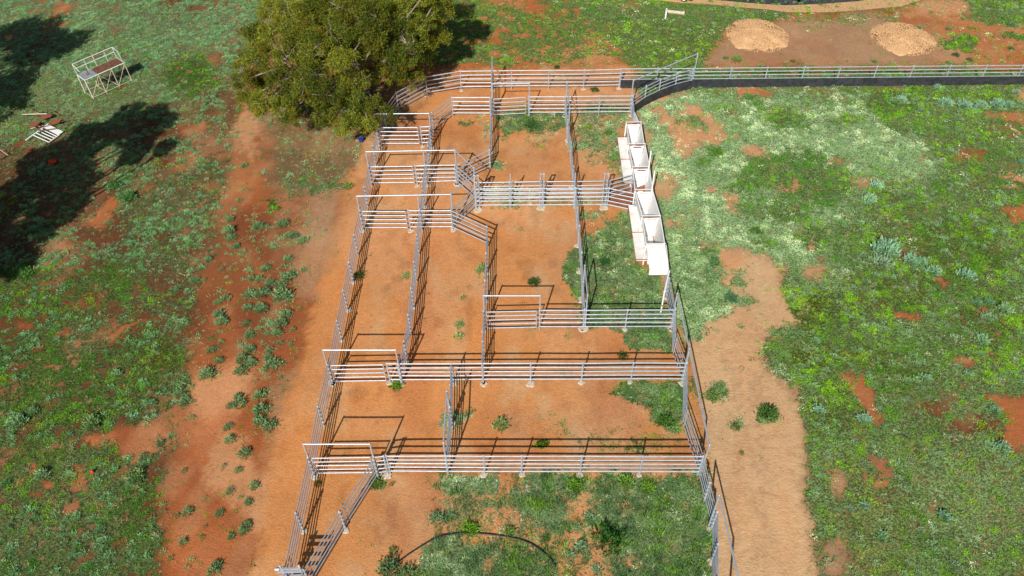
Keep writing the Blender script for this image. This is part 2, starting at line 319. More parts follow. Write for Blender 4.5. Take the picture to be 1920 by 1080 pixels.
# -- right side of the yards: sandy track, sage lawn and the right field
paint([(1195, 190), (1330, 165), (2600, 150), (2900, 1200), (1345, 1200), (1330, 860), (1300, 700), (1262, 540), (1225, 350), (1200, 240)], 5, 'pale', G=0, S=0, B=0, O=0, Y=0, warp=.2)
RF = [(1300, 168), (1500, 164), (2900, 130), (2900, 1300), (1548, 1300), (1540, 1080), (1528, 1000), (1514, 905), (1508, 800), (1488, 725), (1440, 690), (1422, 660), (1440, 636), (1500, 620), (1506, 598), (1476, 560), (1464, 525), (1475, 500), (1440, 480), (1400, 470), (1380, 440), (1330, 300), (1250, 240)]
paint(RF, 20, 'dark', G=.9, S=.35, B=.42, Y=.3, warp=.5)
paint([(1198, 200), (1300, 172), (1400, 200), (1480, 400), (1470, 480), (1420, 475), (1350, 505), (1385, 565), (1380, 580), (1330, 605), (1292, 640), (1272, 600), (1225, 350)], 8, 'tan', S=1.05, O=.15, G=.14, B=0, Y=.1, warp=.5)
paint([(1225, 380), (1330, 440), (1360, 500), (1385, 570), (1330, 605), (1295, 640), (1270, 600), (1250, 520)], 12, O=.5, S=.9, G=.1)
paint([(1340, 175), (1620, 180), (1700, 230), (1760, 300), (1740, 340), (1640, 330), (1560, 420), (1560, 520), (1480, 500), (1400, 460), (1350, 400), (1300, 330), (1330, 270)], 30, 'tan', S=1.0, G=.38, B=.1, Y=.15)
for e in (ell(1680, 190, 60, 26), ell(1420, 195, 22, 10), ell(1470, 225, 40, 20), ell(1590, 230, 26, 12), ell(1680, 235, 30, 14), ell(1500, 300, 90, 16), ell(1430, 330, 50, 25), ell(1390, 355, 30, 12), ell(1530, 350, 70, 40), ell(1430, 388, 50, 14), ell(1480, 400, 40, 20), ell(1530, 440, 30, 30), ell(1300, 232, 34, 13), ell(1375, 203, 14, 8), ell(1355, 205, 12, 7), ell(1430, 450, 22, 12)):
    paint(e, 12, G=1.0, S=.15, O=.1, Y=.2, k=.9)
for e in (ell(1530, 590, 60, 40), ell(1600, 660, 130, 24), ell(1680, 540, 90, 40), ell(1800, 470, 90, 60), ell(1850, 600, 60, 60), ell(1560, 760, 40, 60), ell(1700, 700, 60, 25), ell(1720, 440, 50, 25)):
    paint(e, 26, G=1.1, S=.1, Y=.35, k=.9)
paint(ell(1520, 575, 35, 30), 14, G=1.1, S=0, Y=.7); paint(ell(1580, 670, 110, 14), 12, G=1.1, S=0, Y=.75)
paint([(1560, 880), (1680, 860), (1700, 1200), (1548, 1200)], 40, G=.75, Y=.75, B=.2, S=.25)
paint([(1700, 850), (1920, 820), (1920, 1000), (1740, 1000)], 40, G=.7, Y=.6, B=.3, S=.5)
for p_, s_, so_ in (([(1268, 198), (1308, 192), (1328, 212), (1345, 222), (1350, 246), (1382, 256), (1356, 264), (1338, 278), (1322, 270), (1310, 285), (1288, 288), (1268, 278), (1262, 250), (1246, 232), (1250, 222), (1272, 232), (1300, 248), (1328, 244), (1322, 222), (1290, 214), (1270, 212)], 'sand', 7),
                ([(1228, 205), (1244, 200), (1254, 222), (1246, 236)], 'sand', 7), ([(1232, 332), (1262, 330), (1256, 372), (1230, 372)], 'sand', 10), ([(1395, 268), (1418, 276), (1440, 298), (1405, 290)], 'sand', 6), ([(1332, 348), (1352, 350), (1350, 366), (1335, 364)], 'sand', 6), ([(1362, 366), (1378, 368), (1378, 400), (1365, 395)], 'sand', 6), ([(1250, 420), (1260, 408), (1263, 424)], 'sand', 5), (ell(1216, 262, 8, 9), 'sand', 5),
                ([(1385, 165), (1447, 168), (1445, 177), (1388, 175)], 'ored', 3), ([(1310, 465), (1330, 452), (1345, 470), (1400, 470), (1400, 500), (1372, 540), (1345, 500), (1340, 480)], 'sand', 8),
                ([(1340, 620), (1400, 560), (1400, 480), (1430, 470), (1450, 505), (1462, 560), (1500, 600), (1440, 630), (1400, 700), (1300, 700)], 'pale', 8),
                ([(1838, 214), (1925, 204), (2100, 205), (2100, 235), (1900, 232)], 'ored', 5), ([(1855, 238), (1960, 240), (1960, 256), (1880, 256)], 'red', 8), ([(1900, 168), (2000, 165), (2000, 195), (1910, 188)], 'sand', 6), ([(1790, 282), (1842, 280), (1838, 300), (1795, 302)], 'red', 7), ([(1862, 322), (2000, 316), (2000, 332), (1880, 332)], 'sand', 5), ([(1860, 300), (1960, 298), (1960, 310)], 'red', 6),
                ([(1885, 392), (1905, 385), (2000, 386), (2000, 414), (1900, 415)], 'ored', 6), (ell(1905, 350, 22, 5), 'sand', 5), (ell(1705, 480, 22, 5), 'red', 5), (ell(1660, 443, 6, 6), 'red', 3), (ell(1762, 528, 7, 8), 'ored', 3),
                ([(1680, 585), (1700, 578), (1722, 580), (1718, 600), (1685, 602)], 'ored', 4), ([(1832, 580), (1850, 574), (1864, 588), (1840, 592)], 'red', 4), ([(1874, 594), (1896, 596), (1890, 608)], 'ored', 4), ([(1775, 666), (1800, 660), (1822, 674), (1816, 686), (1782, 682)], 'ored', 4), ([(1848, 625), (1868, 622), (1862, 642)], 'ored', 5), ([(1855, 662), (1880, 660), (1886, 682)], 'ored', 5),
                ([(1570, 702), (1618, 700), (1636, 728), (1648, 758), (1652, 792), (1640, 795), (1622, 770), (1612, 745), (1590, 720)], 'ored', 5), ([(1708, 745), (1790, 735), (1800, 750), (1760, 775), (1715, 770)], 'dark', 8), ([(1770, 790), (1830, 775), (1880, 790), (1870, 815), (1790, 820)], 'dark', 8), ([(1836, 742), (1900, 745), (2000, 765), (2000, 840), (1900, 845), (1872, 815), (1890, 790), (1870, 765)], 'ored', 6),
                ([(1632, 855), (1670, 858), (1680, 890), (1650, 890)], 'red', 9), ([(1622, 892), (1660, 902), (1652, 915)], 'ored', 5), ([(1738, 940), (1755, 945), (1750, 965), (1738, 960)], 'dark', 6), ([(1560, 880), (1585, 900), (1580, 925), (1562, 915)], 'tan', 9), ([(1548, 1010), (1580, 1000), (1600, 1060), (1560, 1090), (1545, 1060)], 'tan', 12), ([(1800, 590), (1830, 600), (1815, 615)], 'red', 6), (ell(1532, 508, 22, 10), 'sand', 7), (ell(1525, 460, 8, 6), 'sand', 4), (ell(1545, 485, 14, 6), 'red', 5), (ell(1488, 352, 10, 7), 'tan', 5), (ell(1615, 340, 22, 8), 'red', 6), (ell(1570, 302, 10, 8), 'tan', 5), (ell(1730, 295, 10, 5), 'red', 4)):
    paint(p_, so_*2.0, s_, k=.8 if s_ in ('dark', 'red') else .97, G=.03 if s_ != 'dark' else .2, S=.03 if s_ != 'dark' else .15, B=.03, O=0, Y=.04, warp=.8)
for e, c_ in ((ell(1345, 288, 16, 12), dict(G=1.0, O=.5)), (ell(1320, 305, 15, 11), dict(G=.9, O=.5)), (ell(1415, 432, 14, 9), dict(G=1.0, O=.6)), (ell(1440, 778, 26, 18), dict(O=1.0, G=.4)), (ell(1340, 738, 22, 19), dict(O=.8, S=.4)), (ell(1380, 800, 16, 9), dict(O=.6)), (ell(1370, 775, 14, 9), dict(O=.22)), (ell(1385, 512, 16, 10), dict(O=.5, S=.5)), (ell(1388, 530, 18, 10), dict(O=.8, S=.3)), (ell(1395, 612, 14, 9), dict(O=.7)), (ell(1390, 565, 26, 10), dict(O=.7, S=.6)), (ell(1437, 516, 9, 5), dict(S=.4)), (ell(1365, 592, 10, 6), dict(G=.2)), (ell(1330, 480, 18, 22), dict(O=.5, G=.6)),
              (ell(1470, 622, 40, 8), dict(O=.6, S=.5)), (ell(1295, 740, 12, 30), dict(O=.3)), (ell(1290, 800, 12, 26), dict(O=.3))):
    paint(e, 5, None, warp=.5, **c_)
for e_, k_ in ((ell(1400, 700, 18, 60), .5), (ell(1455, 830, 16, 90), .45), (ell(1395, 900, 14, 110), .5), (ell(1480, 980, 18, 80), .45), (ell(1350, 640, 40, 12), .5), (ell(1440, 650, 40, 8), .4)):
    paint(e_, 18, 'sand', k=k_, warp=1.3)
for e_ in (ell(1425, 760, 8, 70), ell(1432, 930, 8, 110), ell(1378, 720, 7, 60), ell(1375, 960, 8, 100)):
    paint(e_, 12, 'tan', k=.6, warp=1.2)
paint([(1555, 1000), (1560, 1040), (1548, 1075), (1540, 1050)], 6, O=.4)
# -- top band
paint([(820, -80), (1330, -80), (1380, 40), (1330, 120), (1180, 122), (830, 125), (780, 90)], 8, 'ored', G=.85, S=.18, B=.03, Y=.5, O=0, warp=.4)
paint([(1160, 60), (1330, 40), (1360, 60), (1310, 122), (1180, 122)], 16, G=1.0, S=.2, Y=.55)
paint([(1060, -40), (1300, 0), (1480, 30), (1370, 55), (1100, 40)], 14, G=.9, S=.3, Y=.4)
for p_, s_ in (([(1035, 98), (1120, 72), (1140, 84), (1200, 90), (1160, 100), (1100, 92), (1050, 104)], 'ored'), ([(1100, 55), (1120, 68), (1150, 70), (1130, 78), (1105, 72)], 'ored'), ([(1165, 10), (1205, 6), (1200, 24), (1172, 22)], 'ored'), ([(1078, 32), (1105, 34), (1100, 42), (1082, 40)], 'sand'), ([(1095, 100), (1160, 104), (1150, 126), (1090, 126)], 'sand'), ([(830, 122), (1170, 112), (1170, 128), (830, 132)], 'ored'), ([(890, 0), (1000, -10), (1020, 12), (950, 20)], 'ored'), ([(985, 60), (1010, 62), (1005, 72)], 'ored'), (ell(1140, 50, 14, 4), 'red')):
    paint(p_, 9, s_, k=.65, G=.2, S=.1, Y=.15, warp=.8)
paint([(1320, 126), (1345, 80), (1375, 48), (1500, 36), (1640, 30), (1780, 40), (1830, 60), (2200, 60), (2200, 124), (1500, 126)], 12, 'tan', G=.03, S=0, B=0, O=0, Y=.08, warp=.5)
paint([(1340, 126), (1380, 100), (1550, 105), (1560, 126)], 14, 'ored', k=.35)
paint([(1470, 24), (1700, 14), (1850, 20), (2200, 40), (2200, 130), (1830, 130), (1810, 95), (1760, 60), (1640, 34), (1480, 36)], 12, 'ored', G=.2, S=.1, B=.05, Y=.2, warp=.6)
paint([(1690, 24), (1730, -10), (1800, -10), (1830, 20), (1780, 34)], 10, 'sand', G=0, k=.7)
paint([(1770, -60), (2300, -60), (2300, 45), (1920, 42), (1860, 45), (1800, 30), (1825, 15)], 10, 'red', G=.95, S=.3, Y=.4, warp=.6)
paint([(1745, 72), (1820, 62), (1838, 75), (1820, 98), (1765, 94)], 6, G=.95, S=.2, Y=.2); paint([(1858, 66), (1925, 60), (2000, 62), (2000, 82), (1900, 78)], 6, G=.9, S=.2)
paint([(1500, 32), (1690, 26), (1680, 40), (1500, 44)], 7, 'tan', G=.5, S=.3, Y=.3); paint([(1640, 70), (1660, 80), (1690, 92), (1660, 90), (1638, 78)], 4, G=.8)
paint(ell(1355, 14, 60, 10), 12, G=.8)
# small natural breaks everywhere in the fields
brk = np.clip((fbm(GX*.9, GY*.9, 41)-.55)*7, 0, 1)*np.clip((fbm(GX*.12, GY*.12, 77)-.35)*3, 0, 1)+np.clip((fbm(GX*2.4, GY*2.4, 43)-.60)*8, 0, .8)
brk = np.clip(brk, 0, 1)*np.where((GX > 8) & (GY > 8), .45, .85)
for k_ in 'GSB': ch[k_] *= 1-brk*.85

_y = (GX > -11.5) & (GX < 11) & (GY > 8) & (GY < 60)
for sd_, f_, th_, cl_, kk_ in ((131, .22, .50, 'sand', .55), (137, .6, .56, 'pale', .45), (139, .35, .58, 'ored', .4), (149, 1.1, .60, 'dark', .25)):
    w_ = (np.clip((fbm(GX*f_, GY*f_*.7, sd_, 5)-th_)*7, 0, 1)*kk_*np.where(_y, 1, .5)*far_)[..., None]; soil = soil*(1-w_)+SOIL[cl_]*w_
ch['O'] = ch['O']*(.55+.45*np.clip((fbm(GX*1.6, GY*1.6, 171, 5)-.38)*7, 0, 1))
ch['G'] = ch['G']+ch['O']*.5*np.clip((fbm(GX*.8, GY*.8, 173)-.52)*8, 0, 1)*(np.abs(GX) < 11.5)
# low mat between the plants, colours darkened to stand for shaded gaps
n1 = fbm(GX*.25, GY*.25, 21); n2 = fbm(GX*1.3, GY*1.3, 25)
tot = ch['G']+ch['S']+.6*ch['B']+ch['O']+.4*ch['Y']+1e-6
VC = dict(G=srgb(66, 92, 26, .72), S=srgb(136, 160, 118, .95), B=srgb(90, 84, 54, .62), O=srgb(92, 106, 66, .9), Y=srgb(128, 112, 70, .8))
veg = (ch['G'][..., None]*VC['G']+ch['S'][..., None]*VC['S']+.6*ch['B'][..., None]*VC['B']+ch['O'][..., None]*VC['O']+.4*ch['Y'][..., None]*VC['Y'])/tot[..., None]
veg = veg*(0.8+.4*n2[..., None])
lush = np.maximum(np.clip((GX-7)/4, 0, 1)*far_, np.clip((GY-59)/2, 0, 1)*np.clip((GX+14)/6, 0, 1))[..., None]
veg = veg*(1+lush*np.array([.28, .38, .25]))
cover = np.clip(1-(1-.85*np.clip(ch['G'], 0, 1))*(1-.75*ch['S'])*(1-.25*ch['B'])*(1-.8*ch['O'])*(1-.3*ch['Y']), 0, 1)
soil = soil*(0.86+.28*n1[..., None])*(0.93+.14*n2[..., None])
d_ = np.clip((fbm(GX*.16, GY*.16, 61)-.5)*3, -1, 1)[..., None]
soil = soil*(1+d_*np.array([.05, .0, -.05]))

# real relief: gentle undulation and small humps under dense cover
hz = (fbm(GX*.35, GY*.35, 88)-.5)*.05*far_ + .05*cover*(fbm(GX*2.2, GY*2.2, 90)-.35)*far_
hz = np.where((GX < -63.9) | (GX > 61.9) | (GY < 6) | (GY > 93.9), -.02, hz)
hz = hz - .03
def ground_z(x, y):
    ix = np.clip(((np.asarray(x)+64)/.2).astype(int), 0, 630)+6; iy = np.clip(((np.asarray(y)-6)/.2).astype(int), 0, 440)+5
    return hz[iy, ix]
ny, nx = GX.shape
co = np.stack([GX, GY, hz], -1).reshape(-1, 3).astype(np.float32)
idx = np.arange(nx*ny).reshape(ny, nx)
fa = np.stack([idx[:-1, :-1], idx[:-1, 1:], idx[1:, 1:], idx[1:, :-1]], -1).reshape(-1, 4)
def npmesh(name, co, faces, material, cols=None, smooth=False, parent=None):
    me = bpy.data.meshes.new(name); k = faces.shape[1]
    me.vertices.add(len(co)); me.vertices.foreach_set('co', np.ascontiguousarray(co, np.float32).ravel())
    me.loops.add(faces.size); me.loops.foreach_set('vertex_index', np.ascontiguousarray(faces, np.int32).ravel())
    me.polygons.add(len(faces)); me.polygons.foreach_set('loop_start', np.arange(0, faces.size, k, dtype=np.int32)); me.polygons.foreach_set('loop_total', np.full(len(faces), k, np.int32))
    if smooth: me.polygons.foreach_set('use_smooth', np.ones(len(faces), bool))
    me.update(calc_edges=True)
    for nm, c in (cols or {}).items():
        a = me.attributes.new(nm, 'FLOAT_COLOR', 'POINT'); c4 = np.ones((len(co), 4), np.float32); c4[:, :3] = c if c.ndim == 2 else c[:, None]
        a.data.foreach_set('color', c4.ravel())
    me.materials.append(material); o = bpy.data.objects.new(name, me); C.objects.link(o)
    if parent is not None: o.parent = parent
    return o

# gravelliness: pebbles show on the orange yard soil
grav = np.clip(1-np.abs(soil-SOIL['orange']*(0.93)).sum(-1)*6, 0, 1)*.0 + inside([(745, 130), (1190, 125), (1215, 350), (1245, 500), (1290, 690), (1330, 860), (1345, 1200), (470, 1200), (510, 900), (540, 780), (590, 640), (620, 520), (650, 420), (660, 330), (700, 250)], 22, .6)
trk = inside([(1340, 600), (1500, 600), (1540, 1200), (1350, 1200), (1300, 700)], 20)
GM = bpy.data.materials.new('red_soil_ground'); GM.use_nodes = True
t = GM.node_tree; b = t.nodes['Principled BSDF']; N = t.nodes.new; Lk = t.links.new
b.inputs['Roughness'].default_value = .95; b.inputs['Specular IOR Level'].default_value = .04
def attr(n):
    a = N('ShaderNodeAttribute'); a.attribute_name = n; return a
def noise(scale, detail=4, rough=.55, dist=0):
    n = N('ShaderNodeTexNoise'); n.inputs['Scale'].default_value = scale; n.inputs['Detail'].default_value = detail; n.inputs['Roughness'].default_value = rough; n.inputs['Distortion'].default_value = dist
    Lk(tc.outputs['Object'], n.inputs['Vector']); return n.outputs['Fac']
def mth(op, a, b_=None, c=None, clamp=False):
    n = N('ShaderNodeMath'); n.operation = op; n.use_clamp = clamp
    for i, v in enumerate((a, b_, c)):
        if v is None: continue
        if isinstance(v, (int, float)): n.inputs[i].default_value = v
        else: Lk(v, n.inputs[i])
    return n.outputs[0]
def mixc(fac, a, b_, mode='MIX'):
    n = N('ShaderNodeMix'); n.data_type = 'RGBA'; n.blend_type = mode
    for i, v in ((0, fac), (6, a), (7, b_)):
        if isinstance(v, (int, float)): n.inputs[i].default_value = v
        elif isinstance(v, tuple): n.inputs[i].default_value = v
        else: Lk(v, n.inputs[i])
    return n.outputs[2]
tc = N('ShaderNodeTexCoord')
aS, aV, aC, aG, aT = attr('soil'), attr('veg'), attr('cover'), attr('gravel'), attr('track')
# soil: mottling, grit and pebbles
nf = noise(3.5, 6, .65); nm_ = noise(14, 4, .6); nd = noise(60, 2, .6)
s1 = mth('MULTIPLY_ADD', nf, .55, .72); s2 = mth('MULTIPLY_ADD', nd, .5, .75); s3 = mth('MULTIPLY_ADD', nm_, .3, .85)
k1 = mth('MULTIPLY', mth('MULTIPLY', s1, s2), s3)
comb = N('ShaderNodeCombineColor'); [Lk(k1, comb.inputs[i]) for i in range(3)]
sc_ = mixc(1.0, aS.outputs['Color'], comb.outputs[0], 'MULTIPLY')
vo = N('ShaderNodeTexVoronoi'); vo.inputs['Scale'].default_value = 13; Lk(tc.outputs['Object'], vo.inputs['Vector'])
sel = N('ShaderNodeSeparateColor'); Lk(vo.outputs['Color'], sel.inputs[0])
peb = mth('MULTIPLY', mth('LESS_THAN', vo.outputs['Distance'], mth('MULTIPLY', sel.outputs[1], .42)), mth('GREATER_THAN', sel.outputs[0], .72))
pebm = mth('MULTIPLY', mth('MULTIPLY', peb, aG.outputs['Fac']), .75)
sc_ = mixc(pebm, sc_, (*(SOIL['grit']*1.05), 1))
pebd = mth('MULTIPLY', mth('MULTIPLY', mth('LESS_THAN', vo.outputs['Distance'], .25), mth('LESS_THAN', sel.outputs[0], .12)), mth('MULTIPLY_ADD', aG.outputs['Fac'], .5, .15))
sc_ = mixc(pebd, sc_, (.16, .06, .03, 1))
# tracks and washed ripples on the sandy strip
mp = N('ShaderNodeMapping'); mp.inputs['Scale'].default_value = (.55, 1.6, 1); Lk(tc.outputs['Object'], mp.inputs['Vector'])
rn = N('ShaderNodeTexNoise'); rn.inputs['Scale'].default_value = 1.0; rn.inputs['Detail'].default_value = 6; rn.inputs['Distortion'].default_value = 1.6; Lk(mp.outputs[0], rn.inputs['Vector'])
ridge = mth('SUBTRACT', 1.0, mth('MULTIPLY', mth('ABSOLUTE', mth('SUBTRACT', rn.outputs['Fac'], .5)), 14), None, True)
rip = mth('MULTIPLY', mth('MULTIPLY', mth('MULTIPLY', ridge, noise(.9, 3)), aT.outputs['Fac']), .75)
sc_ = mixc(rip, sc_, (*(SOIL['pale']*1.2), 1))
hn = mth('MULTIPLY', mth('MULTIPLY', mth('SUBTRACT', noise(1.7, 3, .5, .6), .56), 5, None, True), mth('MULTIPLY', aT.outputs['Fac'], .38))
sc_ = mixc(hn, sc_, (*(SOIL['ored']*.95), 1))
# cover
vf = mth('ADD', mth('MULTIPLY', mth('SUBTRACT', noise(5.5, 5, .7), .5), 1.5), mth('MULTIPLY', mth('SUBTRACT', noise(30, 3, .6), .5), .6))
fac = mth('MULTIPLY_ADD', mth('ADD', mth('SUBTRACT', aC.outputs['Fac'], .5), vf), 2.6, .45, True)
fac = mth('MULTIPLY', fac, mth('MULTIPLY', aC.outputs['Fac'], 1.6, None, True), None, True)
v3 = N('ShaderNodeTexVoronoi'); v3.inputs['Scale'].default_value = 11; Lk(tc.outputs['Object'], v3.inputs['Vector'])
sc3 = N('ShaderNodeSeparateColor'); Lk(v3.outputs['Color'], sc3.inputs[0])
fac = mth('GREATER_THAN', fac, mth('MULTIPLY_ADD', sc3.outputs[1], .9, .05))
v2 = N('ShaderNodeTexVoronoi'); v2.inputs['Scale'].default_value = 15; Lk(tc.outputs['Object'], v2.inputs['Vector'])
sc2 = N('ShaderNodeSeparateColor'); Lk(v2.outputs['Color'], sc2.inputs[0])
vk = mth('MULTIPLY', mth('MULTIPLY_ADD', noise(22, 4, .7), 1.2, .4), mth('MULTIPLY_ADD', mth('POWER', sc2.outputs[0], 1.4), 1.35, .40)); vcomb = N('ShaderNodeCombineColor'); [Lk(vk, vcomb.inputs[i]) for i in range(3)]
vc = mixc(1.0, aV.outputs['Color'], vcomb.outputs[0], 'MULTIPLY')
Lk(mixc(fac, sc_, vc), b.inputs['Base Color'])
bh = mth('ADD', mth('ADD', mth('MULTIPLY', noise(9, 5, .6), .05), mth('MULTIPLY', mth('MULTIPLY', mth('MULTIPLY', ridge, noise(.9, 3)), aT.outputs['Fac']), .010)), mth('ADD', mth('MULTIPLY', noise(45, 3), mth('MULTIPLY_ADD', fac, .03, .012)), mth('MULTIPLY', peb, mth('MULTIPLY', aG.outputs['Fac'], .02))))
bp = N('ShaderNodeBump'); bp.inputs['Strength'].default_value = .8; bp.inputs['Distance'].default_value = 1.0
Lk(bh, bp.inputs['Height']); Lk(bp.outputs[0], b.inputs['Normal'])
g = npmesh('ground', co, fa, GM, dict(soil=soil.reshape(-1, 3), veg=veg.reshape(-1, 3), cover=cover.reshape(-1), gravel=grav.reshape(-1)*(1-cover.reshape(-1)), track=trk.reshape(-1)), smooth=True)
tag(g, kind='structure')

# ------------------------------------------------------------------ scattered vegetation
def sample(cname, x, y):
    fx = np.clip((x+64)/.2, 0, 629.99); fy = np.clip((y-6)/.2, 0, 439.99); ix = fx.astype(int); iy = fy.astype(int)
    return ch[cname][iy+5, ix+6] if isinstance(cname, str) else cname[iy+5, ix+6]
def blades(nb, L, W, lean, seed, up_=1.0, cross=False):
    r = np.random.RandomState(seed); vs = []; 
    for i in range(nb):
        a = r.rand()*6.283; e = lean*(.25+.75*r.rand()); l = L*(.55+.6*r.rand()); wd = W*(.6+.8*r.rand())
        bx, by = r.randn(2)*L*.28
        d = np.array([math.cos(a)*math.sin(e), math.sin(a)*math.sin(e), math.cos(e)*up_])
        sd = np.array([-math.sin(a+r.randn()*.6), math.cos(a+r.randn()*.6), r.randn()*.25]); sd /= np.linalg.norm(sd)
        p = np.array([bx, by, 0]); vs += [p-sd*wd/2, p+sd*wd/2, p+d*l]
    return np.array(vs)
def bushT(ns, seed, hh=.75, sl_=.34, sw=.10):
    """unit saltbush: upright leafy sprigs spread through a low dome, each of three small leaf faces"""
    r = np.random.RandomState(seed); vs = []
    lob = [(0, 0, .5)]+[(r.rand()*.34, r.rand()*6.283, .48+.3*r.rand()) for _ in range(5)]
    for i in range(ns):
        q, ph, rad = lob[r.randint(6)]; cx_, cy_ = q*math.cos(ph), q*math.sin(ph)
        a = r.rand()*6.283; e = math.acos(1-r.rand()*.95); rr = rad*(.35+.65*r.rand()**.5)
        dn = np.array([math.cos(a)*math.sin(e), math.sin(a)*math.sin(e), math.cos(e)*hh])
        p = np.array([cx_, cy_, .02])+dn*rr
        d = dn*.8+np.array([0, 0, .55])+r.randn(3)*.22; d /= np.linalg.norm(d)
        l = sl_*(.5+.7*r.rand())
        for k in range(3):
            sd = np.cross(d, r.randn(3)); sd /= np.linalg.norm(sd); o_ = p+d*l*(k*.28)+r.randn(3)*.03
            vs += [o_-sd*sw*.5, o_+sd*sw*.5, o_+d*l*.62+sd*r.randn()*.03]
    return np.array(vs)
def scatter(name, label, tmpls, xs, ys, sc, colrgb, material, cat='ground cover', jit=.18, zs=None):
    n = len(xs); cos_, cols_ = [], []; rot = RS.rand(n)*6.283; ti = RS.randint(len(tmpls), size=n)
    z0 = ground_z(xs, ys)
    for k, T in enumerate(tmpls):
        m_ = ti == k; c_, s_ = np.cos(rot[m_]), np.sin(rot[m_]); S = sc[m_]
        Vx = (T[None, :, 0]*c_[:, None]-T[None, :, 1]*s_[:, None])*S[:, None]+xs[m_][:, None]
        Vy = (T[None, :, 0]*s_[:, None]+T[None, :, 1]*c_[:, None])*S[:, None]+ys[m_][:, None]
        zz = 1 if zs is None else zs[m_][:, None]
        Vz = T[None, :, 2]*S[:, None]*zz+z0[m_][:, None]-.01
        cos_.append(np.stack([Vx, Vy, Vz], -1).reshape(-1, 3))
        nb = len(T)//3; j = 1+jit*RS.randn(m_.sum(), nb, 1)
        cc = np.clip(colrgb[m_][:, None, :]*j, 0.005, 1); cols_.append(np.repeat(cc, 3, axis=1).reshape(-1, 3))
    co_ = np.concatenate(cos_); cl = np.concatenate(cols_); fc = np.arange(len(co_)).reshape(-1, 3)
    o = npmesh(name, co_, fc, material, dict(col=cl)); return tag(o, label, cat, kind='stuff')
def cands(dens, near=1.0):
    """candidate spots over everything the photo sees, thinner far away"""
    n = int(130*70*dens); x = RS.rand(n)*130-66; y = RS.rand(n)*78+12
    qx, qy = PJ(x, y, 0*x); k = (qx > -90) & (qx < 2010) & (qy > -60) & (qy < 1150)
    x, y = x[k], y[k]; kk = RS.rand(len(x)) < np.clip(1.25-(y-15)/75*near, .25, 1); return x[kk], y[kk]
def cvar(base, n, hv=.10, vv=.16):
    v = 1+vv*RS.randn(n, 1); h = RS.randn(n, 1)*hv
    return np.clip(base*v*np.concatenate([1+h, 1+h*.25, 1-h*.6], 1), .004, 1)
LK = 1.4
def leafT(nl, seed, ln=.62, wd=.34, hz_=.55, tilt=.45):
    """low tuft of small broad leaves, unit radius"""
    r = np.random.RandomState(seed); vs = []
    for i in range(nl):
        a = r.rand()*6.283; q = r.rand()**.6; z = hz_*(1-q*q*.8)*(.3+.7*r.rand()); p = np.array([q*math.cos(a), q*math.sin(a), z])
        b_ = a+r.randn()*.9; d = np.array([math.cos(b_), math.sin(b_), tilt*r.randn()+.15]); d /= np.linalg.norm(d)
        sd = np.array([-math.sin(b_), math.cos(b_), tilt*r.randn()]); sd /= np.linalg.norm(sd); l = ln*(.6+.7*r.rand()); w_ = wd*(.6+.7*r.rand())
        vs += [p-sd*w_/2, p+sd*w_/2, p+d*l]
    return np.array(vs)
GT = [leafT(10, 100+i) for i in range(8)]
SMT = [leafT(11, 200+i, .6, .26, .5) for i in range(8)]
def lump(x, y, sd): return np.clip((fbm(x*2.1, y*2.1, sd, 3)-.5)*(2.6+1.6*(x > 8))+.88, .4, 1.5+.4*(x > 8))
def psel(x, y, k=6.0, f=.42, sd=901):        # which kind rules each natural patch: 0 grass .. 1 pale herb
    return np.clip((fbm(x*f, y*f, sd)*.7+fbm(x*f*3, y*f*3, sd+1)*.3-.5)*k+.5, 0, 1)
def fsz(y): return .85+np.clip((y-20)/50, 0, 1)*.55
# grass
x, y = cands(115, 1.1); g_ = np.clip(sample('G', x, y), 0, 1.2); s_ = np.clip(sample('S', x, y), 0, 1.2); pp = np.clip(psel(x, y)+(s_-g_)*.9, 0, 1)
wg = g_*(1-pp*np.clip(s_*1.4, 0, .93)); d = wg*np.clip((fbm(x*2.2, y*2.2, 301)-.34)*4, .08, 1.1); k = RS.rand(len(x)) < d*.85; x, y = x[k], y[k]
pch = fbm(x*.35, y*.35, 311); yl = sample('Y', x, y); n = len(x)
cA, cB = srgb(102, 154, 32, LK), srgb(60, 114, 34, LK); cY = srgb(140, 160, 66, LK)
mixv = np.clip((pch-.5)*4+.5, 0, 1)[:, None]; base = cB*(1-mixv)+cA*mixv; yy = np.clip(yl*(.3+.9*fbm(x*.8, y*.8, 333))-.15, 0, 1)[:, None]; base = base*(1-yy)+cY*yy
base = base*(1+np.maximum(np.clip((x-7)/4, 0, 1), np.clip((y-59)/2, 0, 1)*np.clip((x+14)/6, 0, 1))[:, None]*np.array([.24, .12, .0]))
base = base*(.8+.4*fbm(x*1.9, y*1.9, 345))[:, None]
scatter('grass', 'bright green short grass covering the fields', GT, x, y, (.065+.06*RS.rand(n)**1.5)*fsz(y)*lump(x, y, 71), cvar(base, n, .07, .14), GRASSM, 'grass')
